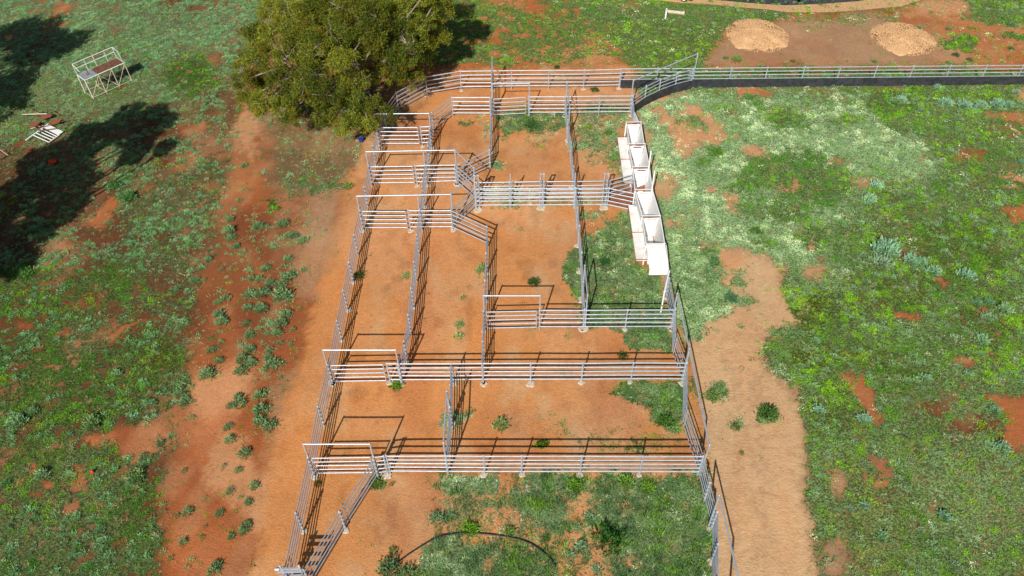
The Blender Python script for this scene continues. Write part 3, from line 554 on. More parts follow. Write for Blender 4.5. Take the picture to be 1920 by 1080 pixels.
# sage mat
x, y = cands(115, 1.1); g_ = np.clip(sample('G', x, y), 0, 1.2); s_ = np.clip(sample('S', x, y), 0, 1.2); pp = np.clip(psel(x, y)+(s_-g_)*.9, 0, 1)
ws = s_*(1-(1-pp)*np.clip(g_*1.6, 0, .9)); d = ws*np.clip((fbm(x*2.0, y*2.0, 401)-.34)*4, .08, 1.1); k = RS.rand(len(x)) < d*.85; x, y = x[k], y[k]; n = len(x)
cS, cS2 = srgb(184, 202, 154, LK), srgb(128, 158, 104, LK); mv = np.clip((fbm(x*.7, y*.7, 411)-.45)*5+.5, 0, 1)[:, None]
left = np.clip((-x-8)/6, 0, 1)[:, None]; mv = mv*(1-.8*left)
base = (cS*mv+cS2*(1-mv))*(.85+.3*fbm(x*1.9, y*1.9, 445))[:, None]
scatter('pale_herb_mat', 'pale sage green herbs matted low over the soil', SMT, x, y, (.065+.06*RS.rand(n)**1.3)*fsz(y)*lump(x, y, 72), cvar(base, n, .05, .12), GRASSM, 'herbs')
# olive mat in the yards
x, y = cands(190, .8); d = np.clip(sample('O', x, y), 0, 1)*np.clip((fbm(x*1.6, y*1.6, 501)-.28)*4, .3, 1.1); k = RS.rand(len(x)) < d*.8; x, y = x[k], y[k]; n = len(x)
cO, cO2 = srgb(122, 148, 98, LK*.92), srgb(88, 120, 70, LK*.9); mv = np.clip((fbm(x*.9, y*.9, 511)-.5)*4+.5, 0, 1)[:, None]
base = (cO*mv+cO2*(1-mv))*(.75+.5*fbm(x*2.6, y*2.6, 545))[:, None]
scatter('prostrate_weed_mat', 'olive green prostrate weeds matted inside the yards', SMT, x, y, (.06+.06*RS.rand(n))*lump(x, y, 73)*1.1, cvar(base, n, .05, .13), GRASSM, 'weeds')
# taller weeds standing in the front paddock and along the mats
x, y = cands(46); d = np.clip(sample('O', x, y), 0, 1)*np.clip((fbm(x*1.3, y*1.3, 561)-.44)*6, 0, 1)*np.where(y < 22, 1, .25); k = RS.rand(len(x)) < d; x, y = x[k], y[k]; n = len(x)
mv = np.clip((fbm(x*.8, y*.8, 571)-.5)*6+.5, 0, 1)[:, None]
scatter('upright_weeds', 'ragged upright green weeds standing in the front paddock', [blades(18, 1, .10, .8, 260+i) for i in range(5)], x, y, .13+.26*RS.rand(n)**1.6, cvar(srgb(104, 142, 52, LK)*mv+srgb(84, 112, 70, LK)*(1-mv), n, .1, .2), GRASSM, 'weeds')
# dry straw tufts
x, y = cands(24); d = np.clip(sample('Y', x, y), 0, 1)*np.clip((fbm(x*1.1, y*1.1, 601)-.5)*6, 0, 1); k = RS.rand(len(x)) < d; x, y = x[k], y[k]; n = len(x)
scatter('dry_grass', 'straw coloured dry grass tufts among the green', [blades(22, 1, .07, 1.1, 250+i) for i in range(4)], x, y, .10+.14*RS.rand(n), cvar(srgb(170, 166, 108, LK*.8), n, .05, .1), GRASSM, 'grass')
# scattered tiny weeds on bare soil
x, y = cands(1.6); k = (sample(cover, x, y) < .25) & (RS.rand(len(x)) < .12+.5*np.clip((fbm(x*.4, y*.4, 651)-.55)*6, 0, 1)); x, y = x[k], y[k]; n = len(x)
scatter('seedling_weeds', 'tiny green seedlings dotted over the bare soil', GT, x, y, .06+.09*RS.rand(n)**2, cvar(srgb(110, 124, 66, LK), n, .15, .25), GRASSM, 'weeds')
# saltbush scrub in the fields
BT = [bushT(40+4*(i % 5), 700+i, .5+.1*(i % 5), .26+.04*(i % 4), .08+.012*(i % 3)) for i in range(14)]
x, y = cands(11.0, .35); lf = x < -8
d = np.clip(sample('B', x, y), 0, 1)*np.clip((fbm(x*.75, y*.75, 701)-.40)*5.5, 0, 1); k = RS.rand(len(x)) < d; x, y = x[k], y[k]; n = len(x)
sz = .14+.24*RS.rand(n)**1.6; sz = np.where(x > 8, sz*.9, sz)
cb1, cb2, cb3 = srgb(110, 156, 98, LK), srgb(134, 170, 126, LK), srgb(146, 172, 132, LK*.9); mv = RS.rand(n, 1); cb = cb1*(1-mv)+cb2*mv
cb = np.where((x > 8)[:, None], cb3*.9*mv+cb2*(1-mv), cb)
scatter('saltbush_scrub', 'grey green saltbush scrub spread through the fields', BT, x, y, sz, cvar(cb, n, .06, .16), LEAF, 'scrub')

# ------------------------------------------------------------------ single shrubs
def mkshrub(name, px_, py_, rpx, col, label, group, ns=110, hh=.75, sw=.085, sl_=.3, cat='shrub', sx=1.0):
    wx, wy, _ = V(px_, py_); dist = math.hypot(wy, CH)*.97; r = rpx*dist/F*1.12
    T = bushT(ns, RS.randint(1e6), hh, sl_, sw); nb = len(T)//3
    cc = cvar(np.array(col)[None, :]*np.array([1.08, 1, .86])*np.ones((nb, 1)), nb, .05, .2)
    T = T*np.array([r*sx, r, r*1.05]); rot = RS.rand()*6.283
    o = npmesh(name, T, np.arange(len(T)).reshape(-1, 3), LEAF, dict(col=np.repeat(cc, 3, axis=0)))
    o.location = (wx, wy, float(ground_z([wx], [wy])[0])-.01); o.rotation_euler.z = rot if sx == 1 else 0
    return tag(o, label, cat, group)
BL = srgb(108, 142, 104, LK)
strip = """432,410,10;447,375,8;458,310,9;431,433,16;434,447,12;442,462,10;484,425,14;500,425,8;485,467,7;530,420,14;542,442,11;552,443,11;567,452,12;539,485,10;499,502,12;570,506,8;545,517,16;485,524,10;472,520,9;505,531,12;525,535,14;391,487,10;416,504,7;364,526,11;467,552,14;495,550,18;530,555,22;465,577,12;490,580,14;534,590,14;528,607,15;520,622,11;462,605,9;491,602,6;467,629,11;470,655,12;455,675,16;472,680,14;452,695,16;505,655,9;502,668,10;507,687,19;530,682,8;525,707,7;412,590,14;416,603,15;422,559,12;408,566,9;396,656,10;414,639,7;412,676,10;390,702,19;550,617,8;545,645,8;525,642,8;450,757,16;447,742,10;432,760,9;427,800,10;487,740,15;490,770,20;486,790,16;507,797,17;361,752,6;360,782,8;345,752,12;335,738,13;302,831,11;432,825,12;460,851,15;331,822,5;270,855,9;345,882,8;420,872,7;447,881,9;475,912,12;431,921,9;451,931,6;464,942,11;412,960,10;352,960,12;331,966,7;464,984,12;455,996,11;435,1005,9;377,1007,7;344,1015,10;297,1022,7;320,1045,8;410,1060,13;399,1072,13;305,996,5;385,985,5"""
for s_ in strip.split(';'):
    a, b_, c = map(float, s_.split(','))
    rg = 'towards the big tree' if b_ < 460 else ('beside the middle yards' if b_ < 720 else ('on pale washed soil' if a > 400 else 'along the green field edge'))
    szl = 'small' if c < 9 else ('medium' if c < 14 else 'large')
    mkshrub('saltbush', a, b_+2, c*1.06, BL*(.85+.3*RS.rand()), f'{szl} grey green saltbush on the red strip {rg}', 'saltbushes on the bare red strip', ns=90 if c < 9 else 190)
G1, G2, G3 = srgb(92, 140, 44, LK), srgb(62, 92, 50, LK*.9), srgb(132, 156, 104, LK*.95)
for a, b_, c, col, lb in (
    (743, 724, 14, G1, 'bright green tuft at the foot of the left gate post in the second cross fence'),
    (939, 797, 19, G3, 'round grey green bush alone on the soil of the front yard'),
    (1000, 530, 14, G2, 'dark green bush in the shadow of the overhead gate frame mid yard'),
    (672, 517, 13, srgb(78, 104, 56, LK), 'dark green bush touching the long left fence'),
    (762, 517, 10, G3, 'grey green tuft pressed against the second long fence'),
    (1168, 668, 12, G2, 'dark reddish topped weed on the shadow lines below the fourth cross fence'),
    (903, 505, 14, G3, 'sage green bush at the third long fence'),
    (861, 610, 11, G3, 'upper of two pale bushes between the second and third long fences'),
    (860, 631, 11, srgb(150, 168, 112, LK), 'lower of two pale bushes between the second and third long fences'),
    (868, 557, 7, G3, 'very small pale bush on open orange soil between two long fences'),
    (1132, 492, 13, srgb(48, 92, 46, LK), 'dark green rosette bush on the green mat near the white chute'),
    (995, 234, 15, srgb(66, 104, 56, LK), 'dark green bush in the top middle yard'),
    (1101, 240, 11, srgb(112, 140, 56, LK), 'yellow green bush in the narrow top yard beside the white chute'),
    (1141, 249, 10, srgb(82, 120, 56, LK), 'mid green bush close to the white chute step'),
    (1115, 169, 10, G2, 'green bush under the outer rail at the back lane'),
    (1043, 125, 7, G2, 'little dark bush just outside the outer rail'),
    (1143, 1012, 30, srgb(52, 96, 42, LK), 'large dark green spiky bush in the front paddock'),
    (883, 992, 18, srgb(94, 146, 46, LK), 'bright green upright bush growing through the black pipe'),
    (818, 973, 17, srgb(110, 146, 112, LK), 'blue green bush left of the black pipe arc'),
    (850, 968, 11, srgb(104, 142, 104, LK), 'narrow blue green bush beside the pale sandy spots'),
    (1089, 1024, 14, srgb(122, 160, 128, LK), 'upper pale blue bush in the sandy gap of the front paddock'),
    (1069, 1040, 12, srgb(122, 160, 128, LK), 'left pale blue bush in the sandy gap of the front paddock'),
    (1101, 1043, 10, srgb(112, 150, 112, LK), 'small blue bush right of the sandy gap of the front paddock'),
    (1118, 1069, 12, srgb(122, 160, 128, LK), 'blue bush at the bottom edge of the photo'),
    (1085, 990, 12, srgb(122, 160, 122, LK), 'round pale blue bush in the middle of the front paddock'),
    (1105, 968, 12, srgb(122, 162, 132, LK), 'pale blue leafy bush on the brown spot of the front paddock'),
    (738, 1032, 10, srgb(104, 132, 78, LK), 'small bush with a dark top on the orange soil above the pipe end'),
    (730, 1072, 26, srgb(84, 120, 84, LK), 'dark blue green bush at the bottom edge beside the pipe end'),
    (763, 1078, 18, srgb(104, 138, 90, LK), 'grey green bush right of the pipe end at the bottom edge'),
    (1022, 1010, 11, srgb(74, 108, 56, LK), 'small green bush just above the right end of the pipe arc'),
    (955, 998, 13, srgb(112, 146, 78, LK), 'light green bush touching the upper side of the pipe arc'),
    (1080, 912, 17, srgb(96, 138, 50, LK), 'bright green bush below the front cross fence'),
    (1175, 905, 17, srgb(106, 148, 62, LK), 'left of two light green bushes below the front cross fence'),
    (1214, 915, 16, srgb(106, 148, 56, LK), 'right of two light green bushes below the front cross fence'),
    (705, 904, 15, srgb(96, 122, 50, LK), 'green tuft at the hinge of the slanting race fence'),
    (597, 905, 9, srgb(70, 96, 50, LK), 'green tuft behind the left fence at the front gate'),
    (1245, 790, 18, srgb(70, 110, 48, LK), 'dense green bush against the right fence in the front yard'),
    (1335, 741, 15, srgb(104, 132, 76, LK), 'wide low olive bush on the sandy track beside the overhead bar'),
    (1440, 778, 22, srgb(74, 108, 54, LK), 'round dark green bush in the middle of the sandy track'),
    (1379, 800, 11, srgb(88, 116, 64, LK), 'small low bush between the two bigger bushes on the sandy track'),
    (1391, 848, 6, srgb(92, 124, 56, LK), 'tiny green weed alone on the open sandy track'),
    (1340, 493, 13, srgb(84, 124, 80, LK), 'blue green bush on the red spot right of the white chute'),
    (1370, 560, 15, srgb(74, 116, 88, LK), 'dark blue green bush at the upper end of the sandy track'),
    (1345, 287, 14, srgb(78, 118, 44, LK), 'upper right of two round dark green bushes on the pale lawn'),
    (1320, 304, 12, srgb(92, 126, 62, LK), 'lower left of two round dark green bushes on the pale lawn'),
    (1417, 432, 12, srgb(72, 108, 40, LK), 'round deep green bush in the pale mat above the sandy track'),
    (1380, 112, 12, srgb(96, 128, 70, LK), 'green bush behind the belted fence below the left gravel heap'),
    (1361, 108, 7, srgb(96, 118, 76, LK), 'small bush left of the bush below the left gravel heap'),
    (1487, 114, 7, srgb(96, 112, 56, LK), 'small dry bush below and right of the left gravel heap'),
    (1640, 114, 7, srgb(104, 130, 76, LK), 'small bush below the right gravel heap'),
    (1721, 51, 7, srgb(92, 128, 96, LK), 'blue green bush on the far side of the right gravel heap'),
    (1778, 53, 7, srgb(92, 128, 96, LK), 'blue green bush in the middle of the red dirt top right'),
    (1793, 102, 8, srgb(66, 94, 64, LK), 'dark bush left of a paired bush near the far belted fence'),
    (1818, 111, 7, srgb(74, 110, 72, LK), 'dark bush right of its pair near the far belted fence'),
    (1895, 90, 7, srgb(76, 110, 72, LK), 'dark bush by the right photo edge above the belted fence'),
    (1898, 46, 9, srgb(96, 130, 104, LK), 'blue green bush in the top right corner'),
    (1690, 185, 11, srgb(140, 176, 156, LK), 'first blue bush of the row under the belted fence from the left'),
    (1758, 165, 10, srgb(128, 168, 146, LK), 'blue bush standing against the black belt'),
    (1775, 193, 15, srgb(130, 168, 148, LK), 'leftmost blue bush of the thick row on the right'),
    (1807, 198, 15, srgb(126, 164, 144, LK), 'second blue bush of the thick row on the right'),
    (1838, 198, 14, srgb(126, 164, 144, LK), 'third blue bush of the thick row on the right'),
    (1868, 196, 14, srgb(122, 162, 144, LK), 'fourth blue bush of the thick row on the right'),
    (1890, 195, 10, srgb(122, 162, 144, LK), 'rightmost blue bush of the thick row on the right'),
    (1905, 172, 9, srgb(126, 162, 144, LK), 'blue bush above the right end of the thick row'),
    (1912, 192, 6, srgb(110, 150, 120, LK), 'tiny blue bush by the right edge beside the thick row'),
    (1640, 347, 15, srgb(140, 180, 156, LK), 'upper of two bright blue bushes in the right field'),
    (1628, 374, 16, srgb(140, 180, 150, LK), 'lower of two bright blue bushes in the right field'),
    (1912, 302, 10, srgb(100, 144, 120, LK), 'dark blue green bush at the right photo edge'),
    (1662, 470, 30, srgb(124, 164, 140, LK), 'widest blue bush in the right field'),
    (1650, 492, 20, srgb(130, 160, 136, LK), 'blue grey bush on the lower side of the widest blue bush'),
    (1708, 488, 17, srgb(122, 164, 138, LK), 'blue bush left of centre in the diagonal row of the right field'),
    (1728, 492, 14, srgb(124, 166, 140, LK), 'small blue bush in the diagonal row of the right field'),
    (1748, 508, 18, srgb(124, 164, 136, LK), 'blue bush at the lower end of the diagonal row in the right field'),
    (1812, 515, 17, srgb(132, 172, 150, LK), 'blue bush standing alone right of the diagonal row'),
    (1829, 566, 12, srgb(100, 142, 116, LK), 'left of two dark blue bushes above a red soil patch'),
    (1853, 566, 12, srgb(100, 142, 116, LK), 'right of two dark blue bushes above a red soil patch'),
    (1848, 594, 14, srgb(126, 164, 130, LK), 'blue bush on the red soil patch in the right field'),
    (1883, 580, 18, srgb(130, 164, 126, LK), 'pale green bush right of the red soil patch'),
    (1837, 636, 16, srgb(130, 170, 134, LK), 'spiky pale blue bush beside the lower red soil patches'),
    (1815, 695+5, 11, srgb(126, 162, 132, LK), 'blue bush left of the big red patch by the right edge'),
    (1735, 708, 12, srgb(132, 168, 140, LK), 'right of two blue bushes in the bright lower field'),
    (1700, 712, 10, srgb(124, 160, 120, LK), 'left of two blue bushes in the bright lower field'),
    (1865, 768, 14, srgb(118, 154, 120, LK), 'blue bush standing on the big red patch by the right edge'),
    (1620, 785, 16, srgb(132, 170, 150, LK), 'blue bush along the lower edge of the curved red patch'),
    (1880, 840, 17, srgb(126, 164, 136, LK), 'long blue bush below the big red patch by the right edge'),
    (1772, 968, 15, srgb(114, 156, 132, LK), 'blue bush in the brown weeds of the lower right field'),
    (1618, 946, 12, srgb(120, 158, 136, LK), 'blue bush in the yellow grass right of the sandy track'),
    (1595, 952, 9, srgb(120, 158, 136, LK), 'small blue bush in the yellow grass right of the sandy track'),
    (1653, 1008, 12, srgb(108, 152, 116, LK), 'blue bush in the lower right field nearest the sandy track'),
    (1535, 768, 14, srgb(130, 168, 146, LK), 'blue bush on the field edge right of the round bush on the track'),
    (1530, 637, 10, srgb(128, 164, 134, LK), 'pale bush at the mouth of the bright lawn'),
    (81, 890, 16, srgb(130, 160, 122, LK), 'wide pale bush in the lower left field'),
    (10, 905, 11, srgb(96, 140, 88, LK), 'green bush with a dark shadow at the left photo edge'),
    (220, 700, 13, srgb(118, 156, 112, LK), 'round pale bush on the bright green of the left field'),
    (63, 772, 13, srgb(112, 150, 106, LK), 'bush with a dark hollow beside it in the left field'),
    (35, 790, 22, srgb(120, 156, 116, LK), 'sprawling pale bush near the left photo edge'),
    (175, 792, 20, srgb(112, 146, 98, LK), 'ragged grey bush between the left field and its red corner'),
    (280, 758, 14, srgb(112, 150, 112, LK), 'round blue green bush above the red corner of the left field'),
    (255, 893, 20, srgb(112, 146, 96, LK), 'broad grey bush in the lower left field near the red strip'),
    (240, 370, 17, srgb(86, 132, 78, LK), 'big green bush beside the bare red patch in the upper left field'),
    (215, 350, 13, srgb(92, 136, 80, LK), 'green bush left above the big green bush in the upper left field'),
    (50, 515, 17, srgb(92, 136, 72, LK), 'bright green bush at the edge of the tree shadow by the left photo edge'),
    (690-38, 345+5, 12, srgb(104, 140, 76, LK), 'green bush on the litter left of the second overhead gate frame')):
    mkshrub('shrub', a, b_+2, c*1.05, col, lb, None, ns=230 if c > 12 else 150, cat='bush')
# brown withered weeds in the yards
for a, b_, c, lb in ((1013, 482, 9, 'withered brown weed right of centre in the middle yard'), (1045, 430, 6, 'withered brown weed near the race'), (978, 572, 9, 'low dry weed under the overhead frame of the third cross fence'), (1035, 600, 8, 'dry tan weed clinging to the third cross fence'),
                     (1098, 895-4, 8, 'dry tan weed under the front cross fence on its right half'), (1058, 935, 10, 'dry tan weed between green mats of the front paddock'), (1020, 886, 5, 'dry tan weed under the front cross fence near its middle'), (1216, 890, 6, 'dry tan weed under the front cross fence towards the right'), (1172, 952, 16, 'pale yellowish bush on the brown spot of the front paddock'), (1035, 265, 5, 'tiny withered weed in the top middle yard')):
    mkshrub('withered_weed', a, b_, c, srgb(176, 140, 92, LK), lb, None, ns=60, cat='dry weed', sw=.06)

# ------------------------------------------------------------------ steel yards
RZ = (1.765, 1.40, 1.035, 0.67, 0.305)
def T2(p, z=1.8): return V(p[0], p[1], z)
def post_mesh(x, y, h=1.86, r=.043, clamps=RZ, dx=0, dy=0):
    m_ = MB(); m_.tube((x, y, -.12), (x, y, h), r, r, 10); m_.dome((x, y, h), r*1.08, .035, 10)
    for z in clamps: m_.box((x, y, z), (.115, .115, .075), .3)
    return m_
def foot_mesh(x, y, r):
    m_ = MB(); n = 11; ph = [random.uniform(.75, 1.25) for _ in range(n)]; gz = float(ground_z([x], [y])[0]); vs = []
    for rr, z in ((1, -.12), (1, gz+.025), (.82, gz+.055)):
        vs += [(x+math.cos(i*2*math.pi/n)*r*rr*ph[i], y+math.sin(i*2*math.pi/n)*r*rr*ph[i], z) for i in range(n)]
    m_.add(vs, [(j*n+i, j*n+(i+1) % n, (j+1)*n+(i+1) % n, (j+1)*n+i) for j in range(2) for i in range(n)]+[tuple(range(2*n, 3*n))]); return m_
def fence(tops, label, foots=.5, rails=RZ, name='steel_rail_fence', material=None, skip_first=False, skip_last=False, ph=1.86, between=None, group='galvanised rail fences of the yards'):
    P = [T2(p)[:2] for p in tops]
    if between:  # extra posts evenly between given ones
        Q = []
        for a, b_ in zip(P[:-1], P[1:]):
            k = max(1, round(math.dist(a, b_)/between)); Q += [(a[0]+(b_[0]-a[0])*i/k, a[1]+(b_[1]-a[1])*i/k) for i in range(k)]
        P = Q+[P[-1]]
    mt = material or GALV
    root = thing(name, label, 'fence', (P[0][0], P[0][1], 0), group)
    for z in rails:
        m_ = MB(); zj = [z+random.uniform(-.014, .014) for _ in P]; yj = [random.uniform(-.012, .012) for _ in P]
        for q_, (a, b_) in enumerate(zip(P[:-1], P[1:])): m_.tube((a[0]+yj[q_], a[1]+yj[q_], zj[q_]), (b_[0]+yj[q_+1], b_[1]+yj[q_+1], zj[q_+1]), .027, .053, 8)
        m_.build('rail', mt, root)
    for i, p in enumerate(P):
        if (i == 0 and skip_first) or (i == len(P)-1 and skip_last): continue
        pm = post_mesh(p[0], p[1], ph, clamps=rails).build('post', mt, root)
        if random.random() < foots: foot_mesh(p[0]+random.uniform(-.05, .05), p[1]+random.uniform(-.08, .02), random.uniform(.15, .26)).build('concrete_footing', CONC, root)
    return root
def gate(a, b_, label, name='cattle_gate', z0=.25, z1=1.72, nr=5, material=None, px_=True, group='galvanised gates of the yards'):
    A = T2(a)[:2] if px_ else a; B = T2(b_)[:2] if px_ else b_; mt = material or GALV
    L = math.dist(A, B); u = ((B[0]-A[0])/L, (B[1]-A[1])/L); g_ = min(.10, L*.08); A = (A[0]+u[0]*g_, A[1]+u[1]*g_); B = (B[0]-u[0]*g_, B[1]-u[1]*g_)
    root = thing(name, label, 'gate', (A[0], A[1], 0), group)
    for i in range(nr):
        z = z0+(z1-z0)*i/(nr-1); m_ = MB(); m_.tube((*A, z), (*B, z), .024, .046, 8); m_.build('rail', mt, root)
    for p in (A, B):
        m_ = MB(); m_.tube((*p, z0-.06), (*p, z1+.05), .032, .032, 8); m_.build('end_upright', mt, root)
    m_ = MB(); q = (B[0]-u[0]*.1, B[1]-u[1]*.1); m_.box((q[0], q[1], 1.1), (.16, .07, .10), math.atan2(u[1], u[0])); m_.tube((*q, 1.12), (B[0]+u[0]*.1, B[1]+u[1]*.1, 1.12), .014, None, 6); m_.build('latch', GALVD, root)
    for z in (.45, 1.5):
        m_ = MB(); m_.tube((A[0]-u[0]*.07, A[1]-u[1]*.07, z), (A[0], A[1], z), .018, None, 6); m_.build('hinge', GALVD, root)
    return root
def overhead(tops, label, z=3.03, foots=.4, rb=.046, extra=None):
    P = [V(p[0], p[1], z)[:2] for p in tops]
    root = thing('overhead_gate_frame', label, 'gate frame', (P[0][0], P[0][1], 0), 'overhead gate frames of the yards')
    for i, p in enumerate(P):
        m_ = MB(); m_.tube((*p, -.12), (*p, z+.02), .05, None, 10); m_.dome((*p, z+.02), .05, .03, 10); m_.build('upright', GALV, root)
        if random.random() < foots: foot_mesh(p[0], p[1]-.05, .26).build('concrete_footing', CONC, root)
    m_ = MB()
    for a, b_ in zip(P[:-1], P[1:]): m_.tube((*a, z-.03), (*b_, z-.03), rb, .04, 10)
    m_.build('crossbar', GALV, root)
    return root

fence([(531, 1085), (534, 1063), (554.4, 962), (577, 858), (595.8, 762.5), (613.7, 684), (631.3, 601.3), (643, 544.5), (653.7, 491.7), (663.3, 440.8), (674, 395), (682.5, 350), (690.8, 311.7), (698.3, 273.3), (706, 243)], 'long straight steel rail fence along the left side of the yards', .75)
fence([(747, 684), (757, 640), (765, 590), (770.5, 540), (776, 490.8), (780.7, 440), (786.7, 393), (791.5, 350), (796.5, 310), (801.7, 274), (805.5, 241), (809.5, 211.5)], 'second long steel fence from the left, running up to the tree', .6)
fence([(903.5, 682), (905, 640), (906.5, 583), (909.5, 525.8), (911.2, 474.7), (912.8, 425)], 'third long steel fence from the left, ending at the slanted panel', .5)
fence([(912.8, 425), (846.7, 395)], 'slanted panel from the third long fence to the wide gate row', .2, skip_first=True, skip_last=True)
gate((675.5, 395), (762, 395), 'gate in the lower of the two overhead framed rows, left bay')
fence([(765, 394.6), (787, 394.6), (845.5, 394.3)], 'short panel right of the gate in the lower framed row', .9)
gate((692, 311.5), (775.5, 310.5), 'gate in the upper of the two overhead framed rows, left bay')
fence([(778, 310.5), (797, 310), (852.5, 309)], 'short panel right of the gate in the upper framed row', .9)
gate((708, 238), (785, 237.8), 'gate half hidden under the overhanging tree')
fence([(788, 237.5), (805, 237.3)], 'stub panel between the gate under the tree and the second long fence', .9, skip_last=True)
overhead([(668.3, 367), (782.5, 365), (845, 363.7)], 'three legged overhead frame over the lower framed row')
overhead([(685.8, 283.7), (793.3, 281.7), (852.5, 280.8)], 'three legged overhead frame over the upper framed row')
overhead([(700, 213), (804, 212)], 'overhead frame over the gate under the tree')
fence([(915.8, 281.7), (856.7, 309)], 'slanted panel joining the upper framed row to the fence behind it', .3, skip_last=True, skip_first=True)
fence([(854.5, 310), (888.5, 340)], 'slanted panel leading from the upper framed row into the race', .1, skip_first=True, skip_last=True)
fence([(847, 392.8), (888, 355.5)], 'slanted panel leading from the lower framed row into the race', .1, skip_first=True, skip_last=True)
overhead([(845.8, 363.2), (888.3, 328.3)], 'overhead bar running slantwise from the lower frame to the race entry')
overhead([(853, 281.5), (888.3, 314.2)], 'overhead bar running slantwise from the upper frame to the race entry')
# race
fence([(890, 341.8), (955, 341), (1017, 340.5), (1079, 340), (1143, 338.8)], 'back rail fence of the narrow drafting race', .1, material=GALV)
fence([(890, 354), (956, 353.6), (1017.2, 353.2), (1078.5, 352.8), (1142, 352.5)], 'front rail fence of the narrow drafting race', .1, material=GALV)
for i, (xx, yt, wide, lb) in enumerate(((893, 328, 1, 'wide double upright of the race at its left mouth'), (956.7, 326, 0, 'thin braced upright of the race, first from the left'), (1016.7, 324.5, 1, 'wide double upright in the middle of the race'), (1079, 324, 0, 'thin braced upright of the race where the long fence crosses'), (1137.5, 324, 1, 'wide double upright of the race at its right mouth'))):
    p = V(xx, yt, 3.03); q = V(xx, 340.5, 1.8)
    root = thing('race_frame', lb, 'race frame', (p[0], p[1], 0), 'tall frames along the drafting race')
    for dx in ((-.13, .13) if wide else (0,)):
        m_ = MB(); m_.tube((p[0]+dx, p[1]-.04, -.1), (p[0]+dx, p[1]-.04, 3.03), .042, None, 8); m_.dome((p[0]+dx, p[1]-.04, 3.03), .046, .03); m_.build('upright', GALV, root)
        m_ = MB(); m_.tube((p[0]+dx, p[1]-.04, 2.95), (q[0]+dx, q[1], 1.75), .03, None, 8); m_.tube((q[0]+dx, q[1], 1.8), (q[0]+dx, q[1], -.1), .035, None, 8); m_.build('brace', GALV, root)
    if wide:
        m_ = MB(); m_.box((p[0], p[1]-.04, 3.0), (.34, .09, .07)); m_.build('head_plate', GALV, root)
        m_ = MB()
        for z in np.arange(.4, 2.9, .42): m_.box((p[0], p[1]-.04, z), (.2, .05, .05))
        m_.build('cross_piece', GALVD, root)
        foot_mesh(p[0], p[1]-.1, .34).build('concrete_footing', CONC, root)
fence([(1143, 338), (1187, 327)], 'slanted rear wing panel between the race and the white chute', .0, skip_first=True)
fence([(1141.7, 352.8), (1193, 363.5)], 'slanted front wing panel between the race and the white chute', .0, skip_first=True)
# flat dark red ribbed plate in the wings
q = [V(1143, 384), V(1186, 394), V(1190, 352), V(1147, 352)]
root = MB(); root.slab([(a[0], a[1], .03) for a in q], .03)
for k in range(5):
    u0 = k/5+.1; a = [q[0][i]*(1-u0)+q[3][i]*u0 for i in range(2)]; c = [q[1][i]*(1-u0)+q[2][i]*u0 for i in range(2)]
    root.box(((a[0]+c[0])/2, (a[1]+c[1])/2, .075), (math.dist(a, c), .04, .03), math.atan2(c[1]-a[1], c[0]-a[0]))
tag(root.build('ribbed_plate', RUST, None, origin=(q[0][0], q[0][1], 0)), 'dark red ribbed plate between the two wing panels', 'floor plate')
# top rows
fence([(706, 243), (719, 204), (742.5, 173.3), (797.5, 144.2), (862.5, 133.3), (922.8, 132.6), (959, 131.9), (1029, 131.7), (1096, 131.2), (1164, 129.8)], 'curved outer steel fence bending round below the tree to the back', .7, skip_first=True)
fence([(846.7, 182.5), (809.5, 211.5)], 'slanted panel of the inner back row under the tree', .3, skip_last=True)
fence([(847.5, 182.4), (918, 182.6)], 'inner back row panel left of the tall gate frame', .3, skip_first=True)
gate((923, 184.5), (988, 181.3), 'tilted gate in the inner back row')
fence([(991, 181), (1060, 180.8), (1125, 180), (1186.7, 179.8)], 'inner back row fence from the tilted gate to the belted corner', .6)
gate((922.8, 134), (921.8, 182), 'gate across the back lane below the long overhead bar')
overhead([(922.8, 106.8), (921.7, 156.2)], 'overhead bar crossing the back lane lengthwise')
overhead([(922.5, 156.6), (992.5, 155.6)], 'overhead frame above the tilted gate of the inner back row')
fence([(921.7, 183.5), (920.5, 215), (919, 250), (917.5, 281.5)], 'long fence panel running down from the tall back gate frame', .3)
fence([(1060.5, 182), (1064.5, 225), (1071.3, 267.5), (1075, 312), (1079.5, 353), (1083, 390), (1086.3, 423.3), (1090.8, 473.3), (1093.5, 528.3), (1096.5, 580)], 'fourth long steel fence crossing the race', .5)
overhead([(1063.3, 155), (1068, 202)], 'narrow overhead frame at the upper end of the fourth long fence')
overhead([(1096.7, 497.5), (1101.7, 552.5)], 'narrow overhead frame at the lower end of the fourth long fence')
fence([(1187, 181), (1190, 216)], 'short galvanised panel right above the white chute', .0)
